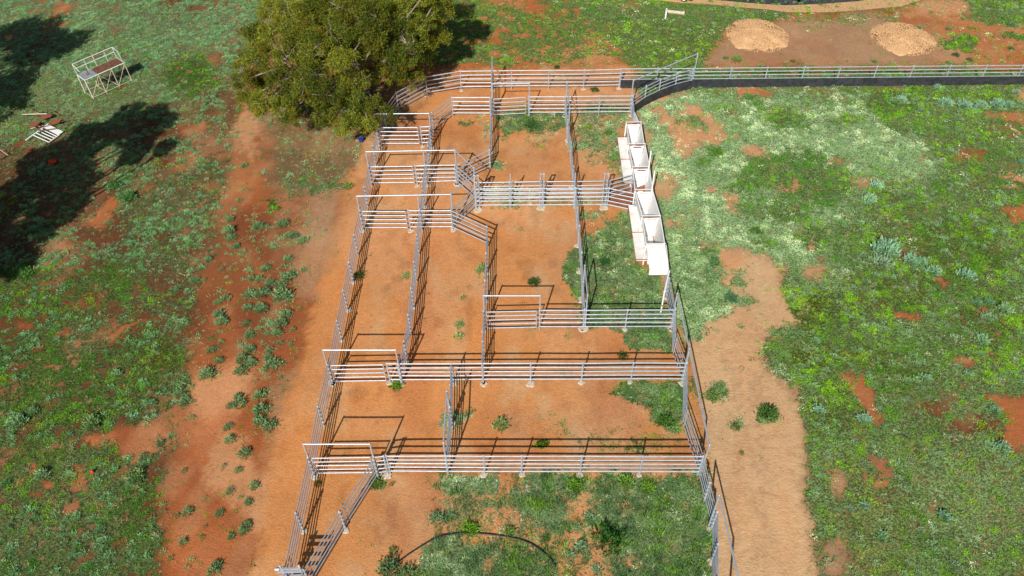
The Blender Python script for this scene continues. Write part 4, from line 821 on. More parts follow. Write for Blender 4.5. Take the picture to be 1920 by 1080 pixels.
# belted fences
def belted(tops, label, z_lip=.76, rails=(1.765, 1.44, 1.11)):
    P = [T2(p)[:2] for p in tops]
    root = thing('belted_fence', label, 'fence', (P[0][0], P[0][1], 0), 'fences with black rubber belt along the bottom')
    for z in rails:
        m_ = MB()
        for a, b_ in zip(P[:-1], P[1:]): m_.tube((*a, z), (*b_, z), .024, .043, 8)
        m_.build('rail', GALV, root)
    m_ = MB()
    for a, b_ in zip(P[:-1], P[1:]): m_.tube((*a, z_lip+.03), (*b_, z_lip+.03), .03, .03, 8)
    m_.build('belt_cap', GALV, root)
    m_ = MB()
    for a, b_ in zip(P[:-1], P[1:]):
        L = math.dist(a, b_); nx_, ny_ = (b_[1]-a[1])/L*.06, -(b_[0]-a[0])/L*.06
        k = 6
        for j in range(k):
            t0, t1 = j/k, (j+1)/k; w0, w1 = .012*math.sin(j*2.1), .012*math.sin((j+1)*2.1)
            p0 = (a[0]+(b_[0]-a[0])*t0+nx_, a[1]+(b_[1]-a[1])*t0+ny_); p1 = (a[0]+(b_[0]-a[0])*t1+nx_, a[1]+(b_[1]-a[1])*t1+ny_)
            m_.slab([(p0[0]+w0, p0[1]+w0, -.1), (p1[0]+w1, p1[1]+w1, -.1), (p1[0], p1[1], z_lip), (p0[0], p0[1], z_lip)], .012)
    m_.build('rubber_belt', BELT, root)
    for p in P: post_mesh(p[0], p[1], 1.86, clamps=rails).build('post', GALV, root)
    return root
belted([(1166, 128.8), (1234, 128), (1301.6, 127.8), (1371.9, 127), (1439.8, 126.4), (1509.5, 125.6), (1576.7, 125), (1645.6, 124.4), (1713.8, 123.8), (1783.3, 123.1), (1851.8, 122.4), (1920, 121.8), (1988, 121.2)], 'long straight belted fence running to the right edge')
belted([(1187.2, 178.5), (1212, 161.5), (1239, 148.5), (1270, 137), (1300.5, 130)], 'curved belted fence joining the chute to the straight belted fence')
overhead([(1187.7, 150.3), (1308.5, 99.8)], 'big slanting overhead frame above the curved belted fence', foots=0)
# right side below the chute
fence([(1255, 522), (1267, 578)], 'short steel panel below the white chute end', .2)
gate((1268, 583), (1267.5, 628), 'upper leaf of the first folding gate pair on the right side')
gate((1268.5, 629), (1287, 678), 'lower leaf of the first folding gate pair on the right side')
gate((1288.8, 684), (1288.6, 762), 'upper leaf of the second folding gate pair on the right side')
gate((1289, 764), (1318.2, 852), 'lower leaf of the second folding gate pair on the right side')
fence([(1319, 856.5), (1331, 905), (1345, 960)], 'right side panel below the front cross fence', .3, skip_first=True)
fence([(1346, 961), (1346.5, 1020), (1347, 1090)], 'right side fence leaving the photo at the bottom', .3, skip_first=True)
overhead([(1270, 550), (1292.5, 652.5)], 'uppermost overhead bar along the right side')
overhead([(1293, 654), (1330.3, 834)], 'middle overhead bar along the right side, the longest one')
overhead([(1348.9, 928.6), (1388, 1098)], 'lowest overhead bar along the right side, leaving the photo')
# cross rows
gate((909, 583.8), (1009, 581.6), 'gate at the left end of the third cross fence')
fence([(1012, 581.5), (1096, 581.4), (1177, 581.2), (1266, 581)], 'third cross fence from the front, right of its gate', .7)
overhead([(906.5, 553.8), (1013, 553.8)], 'overhead frame above the gate of the third cross fence')
gate((616, 684.2), (721, 682.6), 'gate at the left end of the second cross fence')
fence([(724.7, 682), (745, 682), (845.6, 682), (904, 681.6), (995, 681.2), (1093, 680.8), (1188, 680.4), (1288, 680.4)], 'second cross fence from the front, running the full width', .9)
overhead([(605, 655.5), (741.7, 655.5)], 'overhead frame above the gate of the second cross fence')
fence([(845, 684), (843.3, 763.3), (835.8, 853)], 'short lengthwise fence between the two front cross fences', .1, skip_first=True, skip_last=True)
overhead([(838, 733.3), (831.4, 829.4)], 'lengthwise overhead bar beside the short fence of the front yard')
gate((580, 858), (697, 856.5), 'gate at the left end of the front cross fence')
fence([(701, 857.6), (719, 855.4)], 'stub panel beside the gate of the front cross fence', .2)
fence([(724, 854.6), (835.8, 855), (906.4, 855.2), (978, 855.3), (1091, 855.5), (1205.3, 855.7), (1318.5, 855.7)], 'front cross fence, the nearest fence running across', .7)
overhead([(568.3, 832), (693.3, 832)], 'overhead frame above the gate of the front cross fence')
fence([(700, 862), (636, 960), (569, 1069), (548, 1104)], 'slanting fence closing the loading race at the lower left', .8)
# slide gate at the loading race
A = V(525, 1061, 2.3); B = V(560, 1060, 2.3)
root = thing('slide_gate', 'heavy slide gate head across the loading race at the bottom edge', 'gate', (A[0], A[1], 0))
for p in (A, B):
    m_ = MB(); m_.tube((p[0], p[1], -.1), (p[0], p[1], 2.3), .05, None, 10); m_.dome((p[0], p[1], 2.3), .055, .03); m_.build('upright', GALV, root)
for z in (2.12, 1.82, 1.4, 1.0, .6):
    m_ = MB(); m_.box(((A[0]+B[0])/2-.08, A[1]-.07, z), (B[0]-A[0]+.28, .07, .12)); m_.build('bar', GALV, root)
m_ = MB(); m_.tube((A[0]-.24, A[1]-.07, 2.12), (A[0]-.06, A[1]-.07, 2.12), .09, None, 10); m_.build('roller', GALV, root)

# ------------------------------------------------------------------ white chute
def chx(y): return 9.55+(y-34.5)*.004
HT = 1.9
ys = []
fr = [(1188, 229.3), (1194, 270), (1202, 313), (1207, 356), (1221, 405), (1229, 457.5)]
FY = [V(a, b_, HT)[1] for a, b_ in fr]; FX = [V(a, b_, HT)[0] for a, b_ in fr]
yend = V(1225, 502, HT)[1]
root = thing('cattle_crush', 'long white sheeted cattle chute of V shaped bays on the right side', 'cattle chute', (FX[3], FY[3], 0))
tw, bw = .56, .33
for i, (x_, y_) in enumerate(zip(FX, FY)):
    tw_ = .60 if i else .55
    # transverse V door
    m_ = MB(); m_.slab([(x_-bw, y_-.03, .12), (x_+bw, y_-.03, .12), (x_+tw_-.06, y_-.03, HT-.16), (x_-tw_+.06, y_-.03, HT-.16)], .03); m_.build('sliding_door', WHITE if i not in (4,) else WHITED, root)
    m_ = MB(); m_.box((x_, y_, HT), (2*tw_+.12, .10, .07)); m_.box((x_-tw_-.02, y_, HT/2), (.07, .08, HT-.07)); m_.box((x_+tw_+.02, y_, HT/2), (.07, .08, HT-.07))
    m_.box((x_, y_, HT-.30), (2*tw_-.03, .05, .05)); fo = m_.build('frame', WHITE, root)
    m_ = MB(); m_.box((x_-.02, y_-.065, HT+.005), (2*tw_+.16, .028, .05)); sub(m_, 'rusty_edge', RUST, fo)
    yb = FY[i+1] if i < 5 else yend
    xb = FX[i+1] if i < 5 else x_+.1
    if i < 5:
        # sloped side sheets from this frame towards the camera
        for sgn, mt in ((-1, WHITE), (1, WHITED if i == 4 else WHITE)):
            m_ = MB(); a0 = (x_+sgn*tw_, y_-.06, HT-.05); a1 = (x_+sgn*bw, y_-.06, .12); b0 = (xb+sgn*tw_, yb+.06, HT-.05); b1 = (xb+sgn*bw, yb+.06, .12)
            m_.slab([a0, b0, b1, a1], .025*sgn); m_.build('side_sheet', mt, root)
            m_ = MB(); m_.tube((x_+sgn*tw_, y_-.05, HT), (xb+sgn*tw_, yb+.05, HT), .035, None, 8); m_.build('top_rail', WHITE, root)
        m_ = MB(); m_.box(((x_+xb)/2, (y_+yb)/2, .16), (2*bw-.06, y_-yb-.14, .05)); m_.build('floor', WHITE if i != 4 else WHITED, root)
        m_ = MB(); m_.box((x_+.05, y_-.10, HT-.24), (.6, .05, .06)); m_.build('catch', RUSTD if i in (1, 2) else CREAM, root)
# roofed end box and white tail panel
m_ = MB(); x5, y5 = FX[5], FY[5]; m_.slab([(x5-.62, y5-.08, HT+.02), (x5-.62-.05, yend, HT-.12), (x5+.55, yend, HT-.12), (x5+.60, y5-.08, HT+.02)], .03); m_.build('end_cover', WHITE, root)
m_ = MB(); m_.slab([(x5-.66, yend, HT-.14), (x5+.54, yend, HT-.14), (x5+.54, yend, 1.25), (x5-.66, yend, 1.25)], .03); m_.build('end_board', WHITED, root)
m_ = MB(); xe = chx(34); m_.slab([(x5+.66, y5-.1, HT), (V(1254, 512, HT)[0], V(1254, 512, HT)[1], HT), (V(1254, 512, HT)[0], V(1254, 512, HT)[1], .15), (x5+.66, y5-.1, .15)], .04); m_.build('tail_sheet', WHITE, root)
m_ = MB(); a = (x5+.72, y5-.1, HT-.2); c = V(1254, 512, HT); m_.slab([(a[0], a[1], HT-.02), (c[0]+.05, c[1], HT-.02), (c[0]+.05, c[1], .15), (a[0], a[1], .15)], .012); m_.build('rusty_back', RUST, root)
# walkways
def strip_box(p0, p1, p2, p3, z, name):
    m_ = MB(); Q = [V(*p, z) for p in (p0, p1, p2, p3)]; m_.slab(Q, .05)
    o = m_.build(name, WHITED, root)
    m_ = MB()
    for t_ in (.03, .5, .97):
        for (e0, e1) in ((Q[0], Q[3]), (Q[1], Q[2])):
            p = [e0[i]*(1-t_)+e1[i]*t_ for i in range(2)]; m_.box((p[0], p[1], z/2-.02), (.06, .06, z-.05))
    sub(m_, 'support', RUST, o)
    m_ = MB()
    for t_ in ((.0, .52, 1.0) if name == 'walkway' else (0, 1)):
        a_ = [Q[0][i]*(1-t_)+Q[3][i]*t_ for i in range(2)]; b2 = [Q[1][i]*(1-t_)+Q[2][i]*t_ for i in range(2)]
        m_.box(((a_[0]+b2[0])/2, (a_[1]+b2[1])/2, z+.062), (math.dist(a_, b2)+.04, .05, .02))
    sub(m_, 'rusty_joint', RUST, o)
strip_box((1158, 257.5), (1180, 257.5), (1193, 341), (1169.5, 341), .62, 'walkway')
strip_box((1178.5, 385), (1199, 385), (1213, 488), (1193, 488), .62, 'walkway')
for (a, b_) in (((1220.7, 283), 2), ((1227.3, 320.5), 3)):
    p = V(*a, 3.75); m_ = MB(); m_.box((p[0], p[1], 2.4), (.085, .085, 2.7)); m_.build('tall_guide_post', WHITE, root)
m_ = MB(); p = V(1190, 216, 1.8); p2 = V(1199, 228, 1.8); m_.slab([(p[0]+.05, p[1]+.6, .1), (p2[0], p2[1], .1), (p2[0], p2[1], 1.75), (p[0]+.05, p[1]+.6, 1.75)], .04); m_.build('head_sheet', WHITE, root)
m_ = MB(); m_.slab([(p[0]+.11, p[1]+.6, .1), (p2[0]+.06, p2[1], .1), (p2[0]+.06, p2[1], 1.70), (p[0]+.11, p[1]+.6, 1.70)], .012); m_.build('rusty_back', RUST, root)
m_ = MB(); pa = V(1255, 508, 1.85); pb = V(1246, 547, 1.85); m_.tube(pa, (pb[0], pb[1], 1.85), .06, None, 8); m_.tube((pb[0], pb[1], 1.85), (pb[0], pb[1], -.1), .05, None, 8); m_.tube(pa, (pa[0], pa[1], -.1), .05, None, 8)
m_.tube((pa[0], pa[1], 1.1), (pb[0], pb[1], 1.1), .04, None, 8); m_.build('tail_frame', WHITE, root)
m_ = MB(); q0 = V(1190, 352, .9); m_.slab([(q0[0]+.2, q0[1]-.05, .8), (q0[0]+.75, q0[1]-.1, .6), (q0[0]+.75, q0[1]+.25, .95), (q0[0]+.2, q0[1]+.1, .85)], .02); m_.build('rusty_flap', RUST, root)

# ------------------------------------------------------------------ things in the left field
def Z5(x, y, z): return V(x/4.5, y/4.5+80, z)
# viewing stand
FL, FRt, BLf = V(174.4, 184.5), V(246.7, 151.5), V(161.5, 176.5)
fl = Vector((FL[0], FL[1], 0)); ux = (Vector((FRt[0], FRt[1], 0))-fl); Lx = ux.length; ux.normalize(); uy = Vector((-ux.y, ux.x, 0)); dy_ = 1.25
def W(a, b_, z): p = fl+ux*a+uy*b_; return (p.x, p.y, z)
root = thing('working_platform', 'rusting white pipe working platform standing in the left field', 'platform', tuple(fl))
H1, H2 = 1.75, 2.75; xsn = [0, Lx/3, 2*Lx/3, Lx]
for b_ in (-.1, dy_+.1):
    for a in xsn:
        m_ = MB(); m_.tube(W(a, b_, -.05), W(a, .02 if b_ < 0 else dy_, H1), .032, None, 8); m_.build('leg', CREAM if a > 0 else WHITE, root)
m_ = MB()
for b_, bb in ((-.1, .0), (dy_+.1, dy_)):
    m_.tube(W(0, b_, .12), W(Lx, b_, .12), .022, None, 6)
    for k in range(3):
        m_.tube(W(xsn[k], b_, .12), W(xsn[k+1], bb, H1-.05), .018, None, 6)
        if k == 1: m_.tube(W(xsn[k+1], b_, .12), W(xsn[k], bb, H1-.05), .018, None, 6)
for a in xsn: m_.tube(W(a, -.1, .12), W(a, dy_+.1, .12), .02, None, 6)
m_.build('brace', CREAM, root)
m_ = MB()
for q_ in ((0, 0, Lx, 0), (0, dy_, Lx, dy_), (0, 0, 0, dy_), (Lx, 0, Lx, dy_)): m_.tube(W(q_[0], q_[1], H1), W(q_[2], q_[3], H1), .032, None, 8)
m_.build('deck_frame', WHITE, root)
m_ = MB(); m_.slab([W(.04, .04, H1+.03), W(Lx*.32, .04, H1+.03), W(Lx*.32, dy_-.04, H1+.03), W(.04, dy_-.04, H1+.03)], .015); m_.build('grey_deck_sheet', GALVD, root)
m_ = MB(); m_.slab([W(Lx*.34, .04, H1+.03), W(Lx-.04, .04, H1+.03), W(Lx-.04, dy_-.04, H1+.03), W(Lx*.34, dy_-.04, H1+.03)], .015); m_.build('rusty_deck_sheet', RUSTD, root)
m_ = MB(); m_.slab([W(.5, .45, H1+.05), W(.8, .45, H1+.05), W(.8, .7, H1+.05), W(.5, .7, H1+.05)], .006); m_.build('red_patch', RUST, root)
for z in (H2, (H1+H2)/2+.05):
    m_ = MB(); m_.tube(W(0, dy_+.05, z), W(Lx, dy_+.05, z), .026, None, 8)
    if z == H2: m_.tube(W(0, dy_+.05, z), W(0, .3, z-.35), .024, None, 6); m_.tube(W(Lx, dy_+.05, z), W(Lx, .4, z-.1), .024, None, 6); m_.tube(W(Lx, .4, z-.1), W(Lx, .3, H1), .024, None, 6)
    m_.build('hand_rail', WHITE, root)
m_ = MB()
for a in (0, Lx*.28, Lx*.5, Lx*.78, Lx): m_.tube(W(a, dy_, H1), W(a, dy_+.05, H2), .022, None, 6)
m_.build('rail_post', WHITE, root)
m_ = MB(); m_.tube(W(Lx*.5, -.5, .05), W(Lx*.85, -.3, .05), .04, None, 6); tag(m_.build('rusty_bar', RUST, None, origin=W(Lx*.5, -.5, 0)), 'short rusty bar lying in front of the platform', 'bar')
# white slatted panel on the ground
c4 = [Z5(405, 690, .18), Z5(535, 752, .12), Z5(415, 840, .12), Z5(285, 782, .18)]; c4 = [Vector(p) for p in c4]
root = thing('slatted_panel', 'white slatted steel panel lying flat in the left field grass', 'panel', (c4[0].x, c4[0].y, 0))
def lp(u_, v_): return (c4[0]*(1-u_)+c4[1]*u_)*(1-v_)+(c4[3]*(1-u_)+c4[2]*u_)*v_
m_ = MB(); m_.slab([lp(0, .3), lp(1, .36), lp(1, 0), lp(0, 0)], .03); m_.build('sheet', WHITE, root)
for k in (.45, .62, .80, 1.0):
    m_ = MB(); m_.tube(lp(0, k), lp(1, k), .045, .03, 6); m_.build('slat', WHITE, root)
m_ = MB(); m_.tube(Z5(408, 685, .24), Z5(218, 822, .2), .05, None, 8); m_.tube(lp(1, .3), lp(1, 1), .04, None, 6); m_.build('side_pipe', WHITE, root)
# rusty scrap
random.seed(5)
root = thing('scrap_heap', 'heap of rusty steel bars and plates behind the white slatted panel', 'scrap heap', Z5(360, 640, 0))
for k in range(16):
    cx_, cy_ = random.uniform(250, 500), random.uniform(575, 740); L_ = random.uniform(.5, 1.8); a = random.choice((.35, -.6, .2, 1.0))+random.uniform(-.3, .3); p = Z5(cx_, cy_, random.uniform(.08, .4))
    m_ = MB(); m_.tube((p[0]-math.cos(a)*L_/2, p[1]-math.sin(a)*L_/2, p[2]), (p[0]+math.cos(a)*L_/2, p[1]+math.sin(a)*L_/2, p[2]+random.uniform(-.05, .2)), .035, .025, 6); m_.build('bar', random.choice((RUST, RUSTD, CREAM) if k % 4 == 0 else (RUST, RUSTD)), root)
for cx_, cy_, s1_, s2_ in ((385, 625, .9, .5), (470, 660, .5, .8), (290, 690, .7, .6)):
    p = Z5(cx_, cy_, .3); m_ = MB(); m_.box(p, (s1_, s2_, .03), random.uniform(0, 1.5)); m_.build('plate', RUST, root)
m_ = MB(); m_.tube(Z5(190, 605, .35), Z5(395, 600, .4), .04, None, 6); m_.build('long_bar', CREAM, root)
m_ = MB(); m_.slab([Z5(-60, 880, .15), Z5(60, 950, .1), Z5(0, 985, .1), Z5(-60, 975, .15)], .03)
tag(m_.build('rusty_sheet', RUSTD, None, origin=Z5(-20, 950, 0)), 'dark rusty sheet at the left photo edge above the orange drum', 'metal sheet')
m_ = MB(); m_.tube(Z5(0, 903, .3), Z5(68, 950, .2), .03, None, 6); tag(m_.build('pale_stick', DRYW, None, origin=Z5(0, 903, 0)), 'pale stick lying on the rusty sheet at the left edge', 'stick')
# drum
def lying_drum(px_, py_, L_, r, ang, label, material, name='drum', ribs=True):
    p = Vector(V(px_, py_, r)); d = Vector((math.cos(ang), math.sin(ang), 0)); root = thing(name, label, 'drum', (p.x, p.y, 0))
    m_ = MB(); m_.tube(p-d*L_/2, p+d*L_/2, r, None, 20); m_.build('barrel', material, root)
    m_ = MB()
    for k in (-.49, -.17, .17, .49): m_.tube(p+d*(L_*k-.015), p+d*(L_*k+.015), r*1.05, None, 20)
    m_.build('rib', material, root)
lying_drum(98.5, 303, .5, .19, .45, 'orange plastic drum lying in the tree shadow of the left field', ORANGE)
def bucket(px_, py_, r, h, label, material):
    p = V(px_, py_); root = thing('bucket', label, 'bucket', p)
    m_ = MB(); m_.cone((p[0], p[1], -.02), (p[0], p[1], h), r*.8, r, 16); m_.build('pail', material, root)
    m_ = MB(); m_.tube((p[0], p[1], h-.03), (p[0], p[1], h+.01), r*1.08, None, 16); m_.build('rim', material, root)
    m_ = MB(); m_.path([(p[0]+math.cos(t_)*r*1.05, p[1], h+math.sin(t_)*r*.5) for t_ in np.linspace(0, math.pi, 9)], .008, None, 5); m_.build('handle', GALVD, root)
bucket(677.5, 265, .2, .32, 'dark blue bucket under the front edge of the big tree', BLUE)
bucket(763, 156, .16, .3, 'silver bucket in the shade beside the curved outer fence', GALV)
m_ = MB(); p = V(172.5, 885, .1); m_.box(p, (.14, .09, .14), .5); m_.dome((p[0]+.03, p[1], p[2]+.07), .07, .05); tag(m_.build('plastic_scrap', PINK, None, origin=(p[0], p[1], 0)), 'small bright red plastic scrap in the lower left field', 'litter')
m_ = MB(); m_.path([V(529, 403, .05), V(532, 399, .07), V(536.5, 395, .06)], .025, .018, 6); tag(m_.build('bleached_stick', DRYW, None, origin=V(532, 399)), 'bleached stick beside the bright grass tongue left of the gates', 'stick')
# marker post and culvert pipe
p = V(1247.5, 34.5); root = thing('marker_post', 'white guide post standing in the grass near the road', 'post', p)
m_ = MB(); m_.box((p[0], p[1], .45), (.13, .05, 1.1)); m_.build('blade', WHITE, root)
m_ = MB(); m_.box((p[0], p[1]-.03, .85), (.07, .012, .16)); m_.build('reflector', GALVD, root)
a, c = Vector(V(1250, 21, .1)), Vector(V(1283, 25, .1)); root = thing('culvert_pipe', 'grey concrete culvert pipe half sunk in the grass by the guide post', 'pipe', (a.x, a.y, 0))
m_ = MB(); m_.tube(a, c, .16, None, 14); m_.build('barrel', CONC, root)
d = (c-a).normalized(); m_ = MB(); m_.tube(c-d*.12, c+d*.03, .22, None, 14); m_.build('collar', CONC, root)
# black pipe arc
pts = [V(*p, .05) for p in ((742, 1058), (765, 1040), (790, 1024), (812, 1011), (830, 1004), (858, 1000.5), (885, 1000), (915, 1002), (945, 1006), (972, 1011), (995, 1019), (1012, 1030), (1030, 1045), (1042, 1062))]
m_ = MB(); m_.path(pts, .032, None, 8); tag(m_.build('poly_pipe', PIPEM, None, origin=pts[0]), 'black polythene pipe lying in an arc across the front paddock', 'pipe')

# gravel heaps
HEAP = mat('heap_gravel', tuple(srgb(198, 152, 106, .85)), .95, noise=tuple(srgb(230, 192, 144, .9)), nscale=14, bump=1.0, bscale=18, detail=3)
def heap(cx_, cy_, rx, ry, h, label, seed):
    c = V(cx_, cy_); e = V(cx_+rx, cy_); rxm = abs(e[0]-c[0]); rym = abs(V(cx_, cy_-ry)[1]-c[1])
    n_, rr = 56, 22; vs = []; xs_, ys_ = [], []
    for j in range(rr+1):
        for i in range(n_):
            t_ = 2*math.pi*i/n_; q_ = j/rr; wob = 1+.10*math.sin(3*t_+seed)+.06*math.sin(7*t_+seed*2)+.04*math.sin(15*t_)
            x_ = c[0]+math.cos(t_)*rxm*q_*wob; y_ = c[1]+math.sin(t_)*rym*q_*wob
            n0 = float(fbm(np.array([x_*1.2]), np.array([y_*1.2]), seed)[0]); n9 = float(fbm(np.array([x_*6.]), np.array([y_*6.]), seed)[0])
            vs.append((x_, y_, h*(1-min(q_, 1)**1.7)*(.6+.8*n0)+.14*(n9-.5)*(1-q_*.5)-.06*(q_ > .97)))
    fs = [(j*n_+i, (j+1)*n_+i, (j+1)*n_+(i+1) % n_, j*n_+(i+1) % n_) for j in range(rr) for i in range(n_)]
    m_ = MB(); m_.add(vs, fs, True)
    # loose stones over the heap
    for k in range(1500):
        t_ = random.random()*6.283; q_ = random.random()**.5*1.08; j = min(int(q_*rr), rr); v_ = vs[j*n_+int(t_/6.283*n_) % n_]; s_ = random.uniform(.04, .10)
        x_, y_, z_ = c[0]+math.cos(t_)*rxm*q_, c[1]+math.sin(t_)*rym*q_, max(v_[2], -.02)+s_*.2
        m_.add([(x_+s_, y_, z_), (x_-s_*.5, y_+s_*.9, z_), (x_-s_*.5, y_-s_*.9, z_), (x_, y_, z_+s_*.9)], [(0, 1, 3), (1, 2, 3), (2, 0, 3)])
    tag(m_.build('gravel_heap', HEAP, None, origin=(c[0], c[1], 0)), label, 'gravel heap', 'gravel heaps beyond the belted fence')
heap(1419, 66, 54, 29, .55, 'left heap of pale orange gravel beyond the belted fence', 3)
heap(1692, 72, 54, 29, .5, 'right heap of pale orange gravel beyond the belted fence', 8)

# road at the top
sh = [(1100, -60), (1180, -18), (1232, 0), (1275, 5), (1330, 8), (1393, 14), (1440, 18), (1477, 23), (1560, 23), (1625, 18), (1689, 12), (1722, 2), (1760, -14), (1830, -60)]
se = [(1190, -60), (1250, -22), (1300, -6), (1354, 1), (1398, 5), (1440, 8), (1470, 10), (1500, 9), (1545, 7), (1611, 2), (1640, -4), (1662, -12), (1680, -25), (1720, -60)]
def ribbon(A, B, z, name, material):
    m_ = MB(); a = [V(*p, z) for p in A]; b_ = [V(*p, z) for p in B]; n_ = len(a)
    m_.add(a+b_, [(i, i+1, n_+i+1, n_+i) for i in range(n_-1)]); o = m_.build(name, material); return tag(o, kind='structure')
SHM = mat('shoulder_gravel', tuple(srgb(206, 158, 110, .8)), .95, noise=tuple(srgb(224, 184, 136, .8)), nscale=4, bump=.6, bscale=30)
ribbon(sh, se, .02, 'road_shoulder', SHM)
ribbon(se, [(p[0]+(40 if p[0] < 1500 else -60), p[1]-90) for p in se], .024, 'road', ASPH)
# parked vehicle at the top, only its front wheel reaches into the photo
wp = V(1281, 4, 0); root = thing('parked_car', 'car parked on the road shoulder, only its wheel in view at the top edge', 'car', (wp[0], wp[1], 0))
def wheel(x_, y_, side):
    m_ = MB(); m_.tube((x_, y_, .33), (x_, y_+.2*side, .33), .33, None, 28); o = m_.build('wheel', TYRE, root)
    m_ = MB(); m_.tube((x_, y_-.012*side, .33), (x_, y_+.1*side, .33), .21, None, 24); sub(m_, 'rim', WHITE, o)
    m_ = MB()
    for k in range(5):
        t_ = k*2*math.pi/5; m_.box((x_+math.cos(t_)*.13, y_-.02*side, .33+math.sin(t_)*.13), (.05, .012, .05))
    sub(m_, 'spoke_hole', TYRE, o)
x0, y0 = wp[0], wp[1]+.05
for xx in (x0, x0-2.7):
    wheel(xx, y0, 1); wheel(xx, y0+1.62, -1)
prof = [(-3.6, .5), (-3.6, .95), (-3.4, 1.05), (-2.7, 1.12), (-2.1, 1.62), (-.9, 1.66), (-.2, 1.15), (.7, 1.0), (.85, .75), (.85, .45), (.42, .42), (.3, .68), (0, .78), (-.3, .68), (-.42, .42), (-2.28, .42), (-2.4, .68), (-2.7, .78), (-3.0, .68), (-3.12, .42)]
m_ = MB(); n_ = len(prof); m_.add([(x0+p[0], y0-.03, p[1]) for p in prof]+[(x0+p[0], y0+1.65, p[1]) for p in prof], [tuple(range(n_)), tuple(range(2*n_-1, n_-1, -1))]+[(i, n_+i, n_+(i+1) % n_, (i+1) % n_) for i in range(n_)]); m_.build('body', WHITE, root)
m_ = MB(); m_.slab([(x0-2.45, y0-.06, 1.16), (x0-.45, y0-.06, 1.16), (x0-.95, y0-.06, 1.55), (x0-2.0, y0-.06, 1.55)], .01); m_.build('side_window', GLASS, root)
root.rotation_euler.z = R(-28)
m_ = MB(); m_.box((x0+.86, y0+.25, .7), (.03, .3, .14)); m_.build('headlight', GALV, root); m_ = MB(); m_.box((x0+.86, y0+1.35, .7), (.03, .3, .14)); m_.build('headlight', GALV, root)

